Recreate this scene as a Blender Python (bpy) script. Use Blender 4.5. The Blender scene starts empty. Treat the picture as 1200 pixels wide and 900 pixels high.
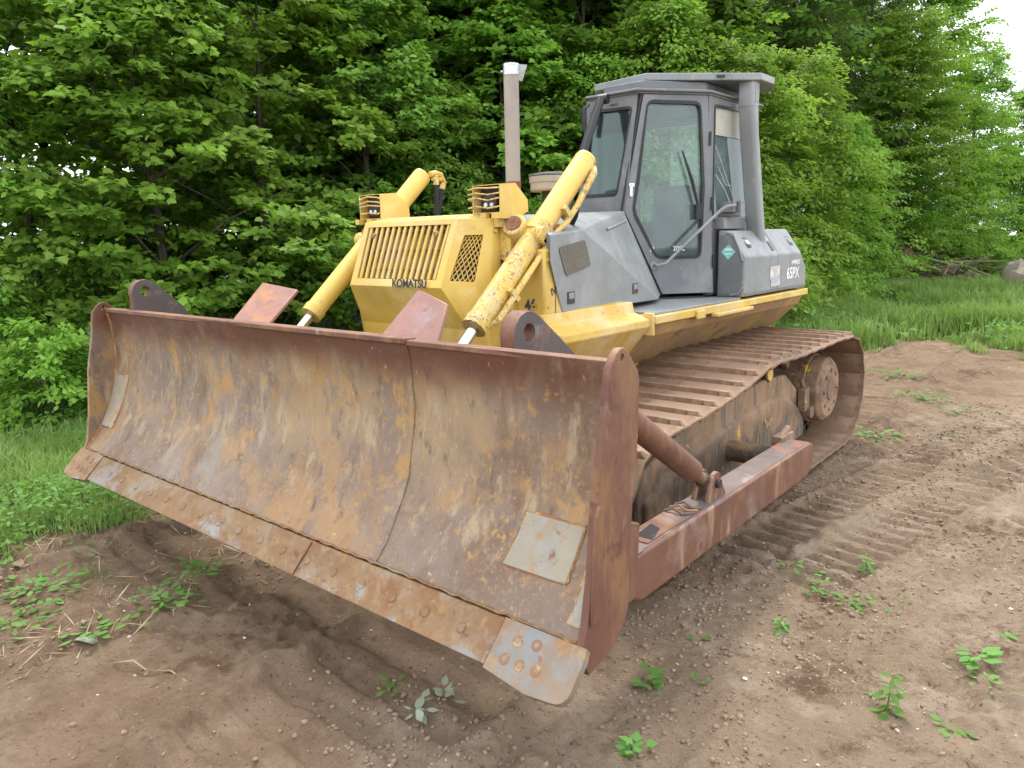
import bpy, bmesh, math, random
import numpy as np
from mathutils import Vector, Matrix
from mathutils.geometry import tessellate_polygon
R = math.radians
scene = bpy.context.scene
col = scene.collection

# ------------------------------------------------------------ camera, sky, sun, exposure
az, pit, rol = R(-39.941), R(-11.027), R(-1.183)
fw = Vector((math.sin(az)*math.cos(pit), math.cos(az)*math.cos(pit), math.sin(pit)))
r0 = Vector((math.cos(az), -math.sin(az), 0)); u0 = r0.cross(fw)
rt = r0*math.cos(rol) + u0*math.sin(rol); up = u0*math.cos(rol) - r0*math.sin(rol)
cam_data = bpy.data.cameras.new('camera'); cam = bpy.data.objects.new('camera', cam_data); col.objects.link(cam)
M = Matrix.Identity(4)
for i in range(3):
    M[i][0] = rt[i]; M[i][1] = up[i]; M[i][2] = -fw[i]
M[0][3], M[1][3], M[2][3] = 3.210, -4.868, 1.807
cam.matrix_world = M
cam_data.sensor_width = 36; cam_data.lens = 862.5/1200*36
cam_data.clip_start = .05; cam_data.clip_end = 1000
scene.camera = cam

SUN_EL, SUN_DIR = R(60), (-.55, .60)            # where the sun stands: high, behind the machine's far side
world = bpy.data.worlds.new('World'); scene.world = world; world.use_nodes = True
wn = world.node_tree; bg = wn.nodes['Background']
sky = wn.nodes.new('ShaderNodeTexSky'); sky.sky_type = 'NISHITA'; sky.sun_disc = False
sky.sun_elevation = SUN_EL; sky.sun_rotation = math.atan2(SUN_DIR[0], SUN_DIR[1])
sky.air_density = 1.0; sky.dust_density = 3.0
cloud = wn.nodes.new('ShaderNodeTexNoise'); cloud.inputs['Scale'].default_value = 2.2; cloud.inputs['Detail'].default_value = 6
cr = wn.nodes.new('ShaderNodeValToRGB'); cr.color_ramp.elements[0].position = .25; cr.color_ramp.elements[0].color = (9.2, 9.7, 10.4, 1)
cr.color_ramp.elements[1].position = .7; cr.color_ramp.elements[1].color = (13.5, 13.7, 14.0, 1)
wm = wn.nodes.new('ShaderNodeMix'); wm.data_type = 'RGBA'; wm.inputs[0].default_value = .88
wn.links.new(cloud.outputs['Fac'], cr.inputs['Fac']); wn.links.new(sky.outputs[0], wm.inputs[6]); wn.links.new(cr.outputs[0], wm.inputs[7])
wn.links.new(wm.outputs[2], bg.inputs['Color']); bg.inputs['Strength'].default_value = .130
sd = bpy.data.lights.new('sun', 'SUN'); sun = bpy.data.objects.new('sun', sd); col.objects.link(sun)
sd.energy = 2.0; sd.angle = R(11); sd.color = (1, .96, .9)
v = Vector((SUN_DIR[0], SUN_DIR[1], 0)).normalized()*math.cos(SUN_EL); v.z = math.sin(SUN_EL)
sun.rotation_euler = v.to_track_quat('Z', 'Y').to_euler()
scene.view_settings.view_transform = 'Standard'; scene.view_settings.look = 'None'
scene.view_settings.gamma = 1; scene.view_settings.exposure = 0.86; scene.view_settings.use_curve_mapping = False

# ------------------------------------------------------------ materials
class NT:
    def __init__(s, name):
        s.m = bpy.data.materials.new(name); s.m.use_nodes = True; s.t = s.m.node_tree
        s.b = s.t.nodes['Principled BSDF']; s.tc = s.t.nodes.new('ShaderNodeTexCoord'); s.out = s.t.nodes['Material Output']
    def n(s, typ): return s.t.nodes.new(typ)
    def l(s, a, b): s.t.links.new(a, b)
    def co(s, stretch=(1, 1, 1), off=0, kind='Object'):
        mp = s.n('ShaderNodeMapping'); mp.inputs['Scale'].default_value = stretch; mp.inputs['Location'].default_value = (off, off*1.7, off*.6)
        s.l(s.tc.outputs[kind], mp.inputs['Vector']); return mp.outputs[0]
    def noise(s, scale, detail=5, rough=.6, stretch=(1, 1, 1), off=0, dist=0):
        x = s.n('ShaderNodeTexNoise'); x.inputs['Scale'].default_value = scale; x.inputs['Detail'].default_value = detail
        x.inputs['Roughness'].default_value = rough; x.inputs['Distortion'].default_value = dist
        s.l(s.co(stretch, off), x.inputs['Vector']); return x.outputs['Fac']
    def vor(s, scale, off=0, feature='F1', out='Distance'):
        x = s.n('ShaderNodeTexVoronoi'); x.inputs['Scale'].default_value = scale; x.feature = feature
        s.l(s.co((1, 1, 1), off), x.inputs['Vector']); return x.outputs[out]
    def rng(s, f, lo, hi, a=0, b=1):
        x = s.n('ShaderNodeMapRange'); x.inputs[1].default_value = lo; x.inputs[2].default_value = hi
        x.inputs[3].default_value = a; x.inputs[4].default_value = b; x.interpolation_type = 'SMOOTHSTEP'
        s.l(f, x.inputs[0]); return x.outputs[0]
    def math(s, op, a, b):
        x = s.n('ShaderNodeMath'); x.operation = op; x.use_clamp = False
        for i, q in enumerate((a, b)):
            if isinstance(q, (int, float)): x.inputs[i].default_value = q
            else: s.l(q, x.inputs[i])
        return x.outputs[0]
    def mix(s, f, a, b):
        x = s.n('ShaderNodeMix'); x.data_type = 'RGBA'
        if isinstance(f, (int, float)): x.inputs[0].default_value = f
        else: s.l(f, x.inputs[0])
        for i, q in ((6, a), (7, b)):
            if isinstance(q, tuple): x.inputs[i].default_value = (*q, 1)
            else: s.l(q, x.inputs[i])
        return x.outputs[2]
    def sep(s, kind='Object'):
        x = s.n('ShaderNodeSeparateXYZ'); s.l(s.tc.outputs[kind], x.inputs[0]); return x.outputs
    def bump(s, f, strength, dist=.01, prev=None):
        x = s.n('ShaderNodeBump'); x.inputs['Strength'].default_value = strength; x.inputs['Distance'].default_value = dist
        s.l(f, x.inputs['Height'])
        if prev: s.l(prev, x.inputs['Normal'])
        return x.outputs[0]

def worn(name, base, layers, rough=.6, metal=0, bumps=((60, .25, .004),), spec=.4, coat=0):
    """base colour plus layers (colour, scale, lo, hi, stretch, (zlo, zhi) or None) of wear, rust and mud"""
    t = NT(name); c = t.mix(t.rng(t.noise(2.5, 4, off=5), .35, .65), base, tuple(q*.82 for q in base))
    mask_all = None
    for i, L in enumerate(layers):
        colr, sc, lo, hi = L[:4]; st = L[4] if len(L) > 4 else (1, 1, 1); zz = L[5] if len(L) > 5 else None
        f = t.rng(t.noise(sc, 8, .68, st, 3.1*i+1, .3), lo, hi)
        if len(L) > 6: f = t.math('MULTIPLY', f, t.rng(t.noise(L[6][0], 4, .6, (1, 1, 1), 7.7+i), L[6][1], L[6][2]))
        if zz: f = t.math('MULTIPLY', f, t.rng(t.math('ADD', t.sep()[2], t.math('MULTIPLY', t.noise(5, 5, off=i), .12)), zz[0]+.06, zz[1]+.06))
        c = t.mix(f, c, colr)
    t.l(c, t.b.inputs['Base Color']); t.b.inputs['Metallic'].default_value = metal
    t.l(t.rng(t.noise(9, 6, off=8), .3, .7, rough-.12, min(1, rough+.12)), t.b.inputs['Roughness'])
    t.b.inputs['Specular IOR Level'].default_value = spec; t.b.inputs['Coat Weight'].default_value = coat
    nrm = None
    for sc, st, d in bumps: nrm = t.bump(t.noise(sc, 6, .7, off=2), st, d, nrm)
    t.l(nrm, t.b.inputs['Normal']); return t.m

V_ = (2.2, 2.2, .8)      # vertical streaks
MUD = (.30, .185, .10)
m_blade = worn('scoured_rusty_blade_steel', (.200, .142, .108), [
    ((0.236, 0.202, 0.176), .9, .52, .68, (1, 1, .45)), ((0.151, 0.091, 0.059), 2.3, .48, .66, (1.2, 1.2, .8)), ((0.302, 0.183, 0.083), 55, .52, .66, (1, 1, .8), None, (1.6, .40, .58)),
    ((0.291, 0.202, 0.116), 1.7, .42, .60, (1.5, 1.5, .7), (.66, 1.0)), ((0.332, 0.198, 0.079), 4.8, .54, .63, (1.1, 1.1, .8), (.58, .80)), ((0.282, 0.168, 0.079), 1.5, .50, .62),
    ((0.332, 0.247, 0.153), 7, .52, .66, (1.6, 1.6, .5), (.5, .8)), ((0.262, 0.217, 0.172), 16, .58, .72, (1.6, 1.6, .35)), ((0.125, 0.084, 0.062), 9, .56, .70, (1.5, 1.5, .5)),
    ((0.342, 0.198, 0.070), 22, .58, .66, (1, 1, .8)), ((0.116, 0.047, 0.028), 1.6, .28, .5, (1, 1, .6), (1.17, 1.36)), ((0.136, 0.103, 0.083), 40, .60, .70, (1, 1, .5)), ((0.372, 0.277, 0.172), 34, .63, .70, (1, 1, .6))],
    rough=.58, metal=.15, bumps=((7, .25, .012), (70, .35, .003)))
m_edge = worn('orange_rusted_edge_steel', (.215, .125, .058), [((.25, .19, .13), 3, .48, .66, (1.4, 1, 1)), ((.19, .088, .035), 6, .48, .66), ((.25, .155, .07), 22, .5, .64), ((.12, .06, .035), 26, .58, .68), ((.22, .20, .18), 2.2, .56, .66),
    ((.25, .24, .225), 4, .58, .7, (1.5, 1, 3)), ((.15, .06, .03), 14, .60, .70, (2, 1, 2))], rough=.6, metal=.1, bumps=((12, .4, .008), (80, .4, .003)))
m_bit = worn('bare_worn_bit_steel', (.225, .195, .165), [((.25, .14, .065), 3, .40, .62), ((.30, .20, .11), 14, .5, .64), ((.20, .20, .20), 3, .5, .62), ((.18, .08, .04), 16, .62, .70)], rough=.6, metal=.1, bumps=((14, .35, .006), (80, .3, .002)))
m_patch = worn('pale_wear_plate', (.31, .27, .205), [((.33, .19, .085), 7, .54, .64), ((.28, .27, .25), 3, .5, .6), ((.20, .11, .06), 18, .58, .68)], rough=.6, metal=.1, bumps=((18, .35, .005),))
m_weld = worn('rusty_weld_bead', (.30, .15, .06), [((.42, .26, .12), 14, .5, .6)], rough=.75, bumps=((45, .8, .008),))
m_rust = worn('red_brown_rust', (.165, .078, .052), [((.215, .112, .056), 3, .46, .64, V_), ((.22, .125, .085), 8, .56, .68, (1, 1, .5)), ((.115, .048, .034), 5, .54, .66), ((.10, .045, .032), 30, .60, .70), ((.30, .20, .12), 3, .62, .72, (3, 3, .5))], rough=.62, metal=.1, bumps=((30, .35, .004), (90, .3, .002)))
m_arm = worn('rusty_push_arm_paint', (.170, .078, .050), [((.23, .115, .066), 3, .5, .64), ((.23, .16, .13), 2.2, .54, .66), ((.12, .05, .04), 9, .56, .68), ((.30, .20, .13), 3.2, .55, .67, (2.5, 2.5, .4))], rough=.5, metal=.1, bumps=((30, .3, .004),), spec=.5)
m_armtop = worn('grey_scuffed_arm_top', (.165, .125, .112), [((.30, .12, .06), 4, .5, .62), ((.13, .09, .08), 10, .56, .66), ((.28, .23, .21), 3, .58, .68)], rough=.5, metal=.15, bumps=((26, .35, .004),))
m_lug = worn('dark_weathered_plate', (.105, .085, .085), [((.22, .10, .07), 3, .52, .66), ((.17, .15, .15), 8, .56, .7)], rough=.55, metal=.2)
m_guard = worn('salmon_rusted_plate', (.27, .140, .115), [((.40, .175, .07), 3, .50, .64, (1, 1, 1)), ((.25, .19, .19), 2.6, .52, .66), ((.16, .07, .055), 14, .60, .7)], rough=.45, metal=.25, bumps=((40, .3, .003),))
m_yel = worn('faded_yellow_paint', (.60, .400, .075), [((.66, .50, .20), 2, .46, .68), ((.52, .36, .11), 5, .54, .72, (1, 1, .4)), ((.54, .42, .22), 1.3, .5, .68), ((.20, .10, .05), 60, .64, .67, (1, 1, 1), None, (4, .5, .6)), ((.18, .09, .05), 22, .69, .71)], rough=.42, bumps=((14, .06, .004), (120, .1, .001)), spec=.45)
m_yel2 = worn('muddy_yellow_paint', (.58, .375, .075), [((.58, .44, .22), 2.5, .46, .64), ((.36, .24, .12), 3.4, .52, .68, (1, .5, 2)), ((.18, .10, .055), 50, .60, .64, (1, .4, 1), None, (4, .48, .6)), ((.17, .09, .05), 14, .66, .69)], rough=.6, bumps=((30, .2, .003),))
m_yelb = worn('mud_caked_yellow_frame', (.42, .28, .09), [(MUD, 2.5, .36, .58), ((.20, .13, .08), 6, .54, .66)], rough=.8, bumps=((25, .6, .01),))
m_cyl = worn('chipped_yellow_cylinder_paint', (.64, .44, .10), [((.62, .52, .27), 8, .50, .66), ((.50, .40, .24), 5, .45, .7), ((.22, .12, .07), 75, .50, .56, (1, 1, .7), None, (7, .46, .62)), ((.20, .11, .075), 30, .60, .64), ((.17, .09, .06), 130, .58, .62)], rough=.45, bumps=((26, .3, .003),))
m_cylc = worn('clean_yellow_cylinder_paint', (.68, .475, .11), [((.62, .40, .08), 4, .56, .7), ((.20, .09, .05), 20, .68, .71)], rough=.4, bumps=((20, .06, .002),), coat=.1)
m_grey = worn('grey_cab_paint', (.225, .235, .24), [((.265, .275, .28), 1.6, .5, .66), ((.30, .29, .27), 7, .60, .72, (1, 1, .6)), ((.16, .12, .10), 22, .68, .72)], rough=.45, bumps=((120, .12, .001),), spec=.45)
m_greyd = worn('dark_grey_frame_paint', (.150, .155, .162), [((.20, .20, .205), 3, .5, .68), ((.22, .16, .13), 18, .66, .71), ((.24, .235, .22), 6, .60, .72, (1, 1, .5))], rough=.5, bumps=((120, .12, .001),))
m_door = worn('door_paint', (.165, .175, .185), [((.21, .22, .225), 2, .5, .66, (1, 1, .6)), ((.27, .20, .16), 9, .66, .72)], rough=.5, bumps=((120, .12, .001),))
m_shoe = worn('dry_mud_track_steel', (.200, .125, .080), [((.29, .195, .128), 3, .48, .62), ((.18, .090, .055), 5, .52, .66), ((.12, .075, .052), 13, .57, .68), ((.30, .15, .07), 9, .6, .7)], rough=.75, metal=.1, bumps=((18, .5, .01), (70, .4, .003)))
m_frame = worn('mud_caked_track_frame', (.105, .078, .056), [((.30, .19, .115), 1.8, .30, .50, (1, 1, 1), (.46, .60)), ((.25, .155, .09), 3, .48, .62), ((.16, .12, .09), 4, .5, .6, (4, 4, .5)), ((.52, .34, .06), 5, .615, .64, (1, 1, .7))], rough=.8, bumps=((16, .7, .015), (60, .5, .004)))
m_drive = worn('mud_caked_final_drive', (.20, .125, .085), [((.29, .19, .12), 4, .46, .6), ((.55, .35, .05), 6, .62, .645), ((.11, .07, .05), 8, .56, .66)], rough=.8, bumps=((22, .6, .01),))
m_dark = worn('greasy_dark_steel', (.035, .030, .027), [((.10, .07, .05), 8, .52, .66)], rough=.6)
m_black = worn('black_plastic', (.018, .018, .019), [((.06, .055, .05), 12, .6, .75)], rough=.4)
m_rubber = worn('black_rubber', (.022, .021, .021), [((.10, .085, .075), 9, .58, .72)], rough=.7)
m_chrome = worn('polished_rod_chrome', (.72, .72, .73), [((.4, .36, .3), 14, .66, .74)], rough=.18, metal=1, bumps=((40, .02, .001),))
m_steel = worn('bright_clamp_steel', (.5, .52, .53), [((.3, .27, .24), 12, .58, .7)], rough=.35, metal=.7)
m_exh = worn('heat_bleached_exhaust', (.33, .29, .26), [((.25, .21, .185), 3, .5, .65, (2, 2, .6)), ((.19, .10, .07), 18, .64, .70)], rough=.7, bumps=((50, .3, .002),))
m_exr = worn('rusty_exhaust_flange', (.20, .085, .05), [((.30, .16, .09), 8, .5, .64)], rough=.8)
m_cream = worn('cream_plastic', (.42, .37, .30), [((.30, .25, .19), 4, .5, .66)], rough=.5)
m_mesh = worn('taupe_dusty_screen', (.150, .135, .110), [((.10, .09, .075), 40, .5, .6)], rough=.8, bumps=((150, .6, .002),))
m_white = worn('white_decal', (.78, .78, .77), [((.5, .5, .5), 25, .62, .72)], rough=.5)
m_text = worn('faded_black_decal', (.05, .055, .05), [((.60, .38, .06), 30, .60, .66)], rough=.5)
m_teal = worn('teal_decal', (.20, .55, .50), [], rough=.4)
m_blue = worn('pale_blue_decal', (.35, .42, .62), [], rough=.4)
m_bone = worn('peeled_white_label', (.50, .47, .43), [((.66, .66, .68), 14, .5, .6), ((.3, .28, .27), 24, .6, .66)], rough=.5)
m_lamp = worn('lamp_lens', (.55, .57, .55), [((.3, .3, .28), 8, .5, .6)], rough=.12, metal=.6)
m_tan = worn('cream_window_panel', (.46, .45, .39), [((.36, .35, .30), 5, .5, .66)], rough=.8)
m_seat = worn('dark_seat_fabric', (.05, .052, .058), [], rough=.9)

def glass(name, tint, dust):
    t = NT(name); tr = t.n('ShaderNodeBsdfTransparent'); tr.inputs[0].default_value = (*tint, 1)
    gl = t.n('ShaderNodeBsdfGlossy'); gl.inputs['Roughness'].default_value = .03; gl.inputs[0].default_value = (.9, .95, .95, 1)
    df = t.n('ShaderNodeBsdfDiffuse'); df.inputs[0].default_value = (.46, .54, .56, 1)
    fr = t.n('ShaderNodeFresnel'); fr.inputs[0].default_value = 1.5
    a = t.n('ShaderNodeMixShader'); b = t.n('ShaderNodeMixShader')
    t.l(t.math('ADD', fr.outputs[0], .0), a.inputs[0]); t.l(tr.outputs[0], a.inputs[1]); t.l(gl.outputs[0], a.inputs[2])
    t.l(t.rng(t.noise(4, 7, .7), .35, .8, dust*.5, dust*1.5), b.inputs[0]); t.l(a.outputs[0], b.inputs[1]); t.l(df.outputs[0], b.inputs[2])
    t.l(b.outputs[0], t.out.inputs[0]); return t.m
m_glass = glass('dusty_cab_glass', (.88, .96, .93), .13)
m_glassf = glass('windshield_glass', (.45, .58, .53), .05)

def leafmat(name, c1, c2, trans=.45):
    t = NT(name); g = t.n('ShaderNodeNewGeometry')
    c = t.mix(g.outputs['Random Per Island'], c1, c2)
    oi = t.n('ShaderNodeObjectInfo'); c = t.mix(t.rng(t.noise(.9, 3, off=2), .35, .65), c, tuple(q*.75 for q in c1))
    hs = t.n('ShaderNodeHueSaturation'); t.l(t.rng(oi.outputs['Random'], 0, 1, .492, .520), hs.inputs['Hue']); t.l(t.rng(oi.outputs['Random'], 0, 1, .90, 1.28), hs.inputs['Value']); hs.inputs['Saturation'].default_value = .93; t.l(c, hs.inputs['Color']); c = hs.outputs[0]
    t.l(c, t.b.inputs['Base Color']); t.b.inputs['Roughness'].default_value = .6; t.b.inputs['Specular IOR Level'].default_value = .18
    tl = t.n('ShaderNodeBsdfTranslucent'); ms = t.n('ShaderNodeMixShader'); ms.inputs[0].default_value = trans
    t.l(t.mix(.6, c, (.25, .44, .03)), tl.inputs[0]); t.l(t.b.outputs[0], ms.inputs[1]); t.l(tl.outputs[0], ms.inputs[2])
    t.l(ms.outputs[0], t.out.inputs[0]); return t.m
l_maple = leafmat('maple_leaf', (.150, .275, .018), (.275, .450, .036))
l_dark = leafmat('dark_leaf', (.085, .175, .014), (.150, .275, .024), .5)
l_lime = leafmat('lime_leaf', (.190, .340, .026), (.310, .520, .050), .5)
l_mid = leafmat('mid_leaf', (.145, .285, .024), (.240, .420, .045))
l_ced = leafmat('cedar_spray', (.095, .145, .036), (.150, .200, .055), .35)
l_grass = leafmat('grass_blade', (.175, .265, .060), (.310, .390, .130), .4)
l_weed = leafmat('weed_leaf', (.110, .240, .045), (.180, .350, .070), .4)
l_silver = leafmat('silvery_leaf', (.24, .28, .20), (.36, .38, .28), .2)
l_straw = leafmat('dry_straw', (.30, .21, .12), (.46, .36, .22), .2)
m_bark = worn('bark', (.085, .068, .052), [((.15, .13, .105), 6, .5, .64, (2, 2, .4)), ((.05, .06, .03), 3, .55, .66)], rough=.9, bumps=((22, .8, .02),))
m_log = worn('grey_dead_wood', (.23, .20, .17), [((.13, .105, .085), 7, .5, .64)], rough=.9, bumps=((22, .6, .01),))
m_rock = worn('pale_rock', (.26, .22, .17), [((.33, .29, .23), 3, .5, .62), ((.24, .20, .16), 6, .56, .66)], rough=.9, bumps=((12, .6, .03),))
m_peb = worn('pebble_stone', (.34, .27, .21), [((.44, .38, .32), 9, .5, .56), ((.22, .15, .11), 14, .52, .6)], rough=.85)
m_clod = worn('soil_clod', (.25, .175, .118), [((.28, .20, .135), 3, .5, .6), ((.14, .09, .058), 5, .54, .64)], rough=.95, bumps=((40, .6, .006),))

# ------------------------------------------------------------ mesh helpers
class MB:
    def __init__(s): s.v = []; s.f = []; s.m = []
    def add(s, vs, fs, mi=0):
        o = len(s.v); s.v += [tuple(q) for q in vs]; s.f += [tuple(i+o for i in f) for f in fs]; s.m += [mi]*len(fs); return s
    def box(s, x0, x1, y0, y1, z0, z1, mi=0):
        vs = [(x, y, z) for z in (z0, z1) for y in (y0, y1) for x in (x0, x1)]
        return s.add(vs, [(0, 2, 3, 1), (4, 5, 7, 6), (0, 1, 5, 4), (2, 6, 7, 3), (0, 4, 6, 2), (1, 3, 7, 5)], mi)
    def obox(s, c, a, b, d, mi=0):       # centre and three half-axis vectors
        c, a, b, d = map(Vector, (c, a, b, d))
        vs = [c+a*i+b*j+d*k for k in (-1, 1) for j in (-1, 1) for i in (-1, 1)]
        return s.add(vs, [(0, 2, 3, 1), (4, 5, 7, 6), (0, 1, 5, 4), (2, 6, 7, 3), (0, 4, 6, 2), (1, 3, 7, 5)], mi)
    def prism(s, out, O, U, V, W, holes=(), mi=0, side=None):
        """2-D outline in the plane O,U,V pushed along W, with holes"""
        O, U, V, W = map(Vector, (O, U, V, W)); loops = [list(out)] + [list(h) for h in holes]
        pts = [p for L in loops for p in L]; n = len(pts)
        tri = tessellate_polygon([[Vector((p[0], p[1], 0)) for p in L] for L in loops])
        base = [O+U*p[0]+V*p[1] for p in pts]; vs = base+[b+W for b in base]
        fs = []
        if holes:
            fs += [tuple(t) for t in tri]+[tuple(i+n for i in reversed(t)) for t in tri]
        else:
            fs += [tuple(range(n)), tuple(i+n for i in reversed(range(n)))]
        s.add(vs, fs, mi); k = 0; sf = []
        for L in loops:
            m = len(L)
            for i in range(m): a, b = k+i, k+(i+1) % m; sf.append((a, b, b+n, a+n))
            k += m
        o = len(s.v)-2*n; s.f += [tuple(i+o for i in f) for f in sf]; s.m += [mi if side is None else side]*len(sf); return s
    def tube(s, pts, r, n=14, mi=0, cap=True):
        pts = [Vector(p) for p in pts]; rs = r if isinstance(r, (list, tuple)) else [r]*len(pts); rings = []
        d0 = (pts[1]-pts[0]).normalized(); a = d0.orthogonal().normalized()
        for i, p in enumerate(pts):
            d = (pts[min(i+1, len(pts)-1)]-pts[max(i-1, 0)]).normalized(); a = (a-d*a.dot(d)).normalized(); b = d.cross(a)
            rings.append([p+(a*math.cos(t)+b*math.sin(t))*rs[i] for t in [2*math.pi*k/n for k in range(n)]])
        vs = [q for ring in rings for q in ring]; fs = []
        for i in range(len(pts)-1):
            for k in range(n): fs.append((i*n+k, i*n+(k+1) % n, (i+1)*n+(k+1) % n, (i+1)*n+k))
        if cap: fs += [tuple(reversed(range(n))), tuple((len(pts)-1)*n+k for k in range(n))]
        return s.add(vs, fs, mi)
    def ball(s, c, r, n=10, mi=0, sc=(1, 1, 1)):
        c = Vector(c); vs = []; fs = []
        for i in range(n+1):
            th = math.pi*i/n
            for k in range(n): ph = 2*math.pi*k/n; vs.append(c+Vector((math.sin(th)*math.cos(ph)*sc[0], math.sin(th)*math.sin(ph)*sc[1], math.cos(th)*sc[2]))*r)
        for i in range(n):
            for k in range(n): fs.append((i*n+k, (i+1)*n+k, (i+1)*n+(k+1) % n, i*n+(k+1) % n))
        return s.add(vs, fs, mi)
    def mirror(s):
        m = MB(); m.v = [(-x, y, z) for x, y, z in s.v]; m.f = [tuple(reversed(f)) for f in s.f]; m.m = list(s.m); return m
    def build(s, name, mats, parent=None, bevel=0, smooth=True, label=None, seg=2):
        me = bpy.data.meshes.new(name); me.from_pydata(s.v, [], s.f)
        if not isinstance(mats, (list, tuple)): mats = [mats]
        for q in mats: me.materials.append(q)
        me.polygons.foreach_set('material_index', s.m)
        bm = bmesh.new(); bm.from_mesh(me); bmesh.ops.remove_doubles(bm, verts=bm.verts, dist=1e-5)
        bmesh.ops.recalc_face_normals(bm, faces=bm.faces); bm.to_mesh(me); bm.free()
        o = bpy.data.objects.new(name, me); col.objects.link(o)
        if parent: o.parent = parent
        if smooth:
            me.polygons.foreach_set('use_smooth', [True]*len(me.polygons))
            me.set_sharp_from_angle(angle=R(32))
        if bevel:
            b = o.modifiers.new('bevel', 'BEVEL'); b.width = bevel; b.segments = seg; b.limit_method = 'ANGLE'; b.angle_limit = R(32)
        if label: o['label'] = label
        return o
def tag(o, label=None, cat=None, group=None, kind=None):
    if label: o['label'] = label
    if cat: o['category'] = cat
    if group: o['group'] = group
    if kind: o['kind'] = kind
    return o
def empty(name, loc=(0, 0, 0)):
    o = bpy.data.objects.new(name, None); o.location = loc; o.empty_display_size = .2; col.objects.link(o); return o
def rpoly(pts, r, seg=4):
    out = []; n = len(pts)
    for i in range(n):
        p = Vector(pts[i]); a = (Vector(pts[i-1])-p); b = (Vector(pts[(i+1) % n])-p); q = min(r, a.length*.45, b.length*.45)
        A = p+a.normalized()*q; B = p+b.normalized()*q
        for k in range(seg+1):
            t = k/seg; out.append(tuple(A*(1-t)**2+p*2*t*(1-t)+B*t*t))
    return out
def circ(cx, cy, r, n=20): return [(cx+r*math.cos(2*math.pi*k/n), cy+r*math.sin(2*math.pi*k/n)) for k in range(n)]
def offs(pts, d):
    """shrink (d>0) a convex-ish outline towards its centre"""
    cx = sum(p[0] for p in pts)/len(pts); cy = sum(p[1] for p in pts)/len(pts)
    out = []
    for x, y in pts:
        L = math.hypot(x-cx, y-cy); out.append((x-(x-cx)/L*d, y-(y-cy)/L*d))
    return out
def text(name, body, size, O, U, V, mat, parent, bold=0, shear=0, label=None):
    c = bpy.data.curves.new(name, 'FONT'); c.body = body; c.size = size; c.offset = bold; c.shear = shear; c.extrude = .0012; c.align_x = 'CENTER'; c.align_y = 'CENTER'
    o = bpy.data.objects.new('tmp_text', c); col.objects.link(o); bpy.context.view_layer.update()
    me = bpy.data.meshes.new_from_object(o); bpy.data.objects.remove(o); bpy.data.curves.remove(c)
    U = Vector(U).normalized(); V = Vector(V); V = (V-U*V.dot(U)).normalized(); W = U.cross(V)
    Mx = Matrix((U, V, W)).transposed().to_4x4(); Mx.translation = Vector(O); me.transform(Mx)
    me.materials.clear(); me.materials.append(mat); me.name = name
    o = bpy.data.objects.new(name, me); col.objects.link(o); o.parent = parent
    if label: o['label'] = label
    return o
def fast_mesh(name, V, F, mat, extra=None, smooth=False):
    """V (n,3) array, F (m,k) array of equal-sized faces (or list of such arrays)"""
    Fs = F if isinstance(F, list) else [F]
    me = bpy.data.meshes.new(name); nf = sum(len(f) for f in Fs); nl = sum(f.size for f in Fs)
    me.vertices.add(len(V)); me.vertices.foreach_set('co', V.astype(np.float32).ravel())
    me.loops.add(nl); me.loops.foreach_set('vertex_index', np.concatenate([f.ravel() for f in Fs]).astype(np.int32))
    me.polygons.add(nf); tot = np.concatenate([np.full(len(f), f.shape[1]) for f in Fs]); st = np.concatenate([[0], np.cumsum(tot)[:-1]])
    me.polygons.foreach_set('loop_start', st.astype(np.int32))
    if smooth: me.polygons.foreach_set('use_smooth', np.ones(nf, bool))
    me.update(calc_edges=True); me.materials.append(mat); return me
def obj(name, me, parent=None, loc=(0, 0, 0)):
    o = bpy.data.objects.new(name, me); col.objects.link(o); o.location = loc
    if parent: o.parent = parent
    return o

# ------------------------------------------------------------ ground
def vnoise(x, y, seed, scale):
    x = x/scale; y = y/scale; xi = np.floor(x).astype(np.int64); yi = np.floor(y).astype(np.int64); fx = x-xi; fy = y-yi
    fx = fx*fx*(3-2*fx); fy = fy*fy*(3-2*fy)
    def h(a, b):
        n = (a*374761393+b*668265263+seed*974634777) & 0xffffffff; n = ((n ^ (n >> 13))*1274126177) & 0xffffffff
        return ((n ^ (n >> 16)) & 0xffff)/65535.0
    return (h(xi, yi)*(1-fx)+h(xi+1, yi)*fx)*(1-fy)+(h(xi, yi+1)*(1-fx)+h(xi+1, yi+1)*fx)*fy-.5
def sstep(x, a, b):
    t = np.clip((x-a)/(b-a), 0, 1); return t*t*(3-2*t)
DIRT = np.array([(-1.5, -7), (-1.25, -3.9), (-1.6, -3.25), (-2.2, -2.7), (-2.4, -1.5), (-2.0, 0), (-1.9, 2.5), (-.6, 4), (-.2, 8.3), (.9, 9.3), (1.6, 8.2), (2.5, 6.8), (5, 6.2), (12, 5), (14, -14), (-3, -14)], float)
def sdf(x, y):
    d = np.full(x.shape, 1e9); ins = np.zeros(x.shape, bool); n = len(DIRT)
    for i in range(n):
        ax, ay = DIRT[i]; bx, by = DIRT[(i+1) % n]; ex, ey = bx-ax, by-ay
        t = np.clip(((x-ax)*ex+(y-ay)*ey)/(ex*ex+ey*ey), 0, 1); d = np.minimum(d, np.hypot(x-ax-t*ex, y-ay-t*ey))
        c = ((ay > y) != (by > y)) & (x < (bx-ax)*(y-ay)/(by-ay+1e-12)+ax); ins ^= c
    return np.where(ins, -d, d)          # negative on the dirt
def grassy(x, y):
    s = sdf(x, y)+vnoise(x, y, 3, 1.1)*1.3+vnoise(x, y, 4, .38)*1.1
    return sstep(s, -.40, .50)
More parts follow.
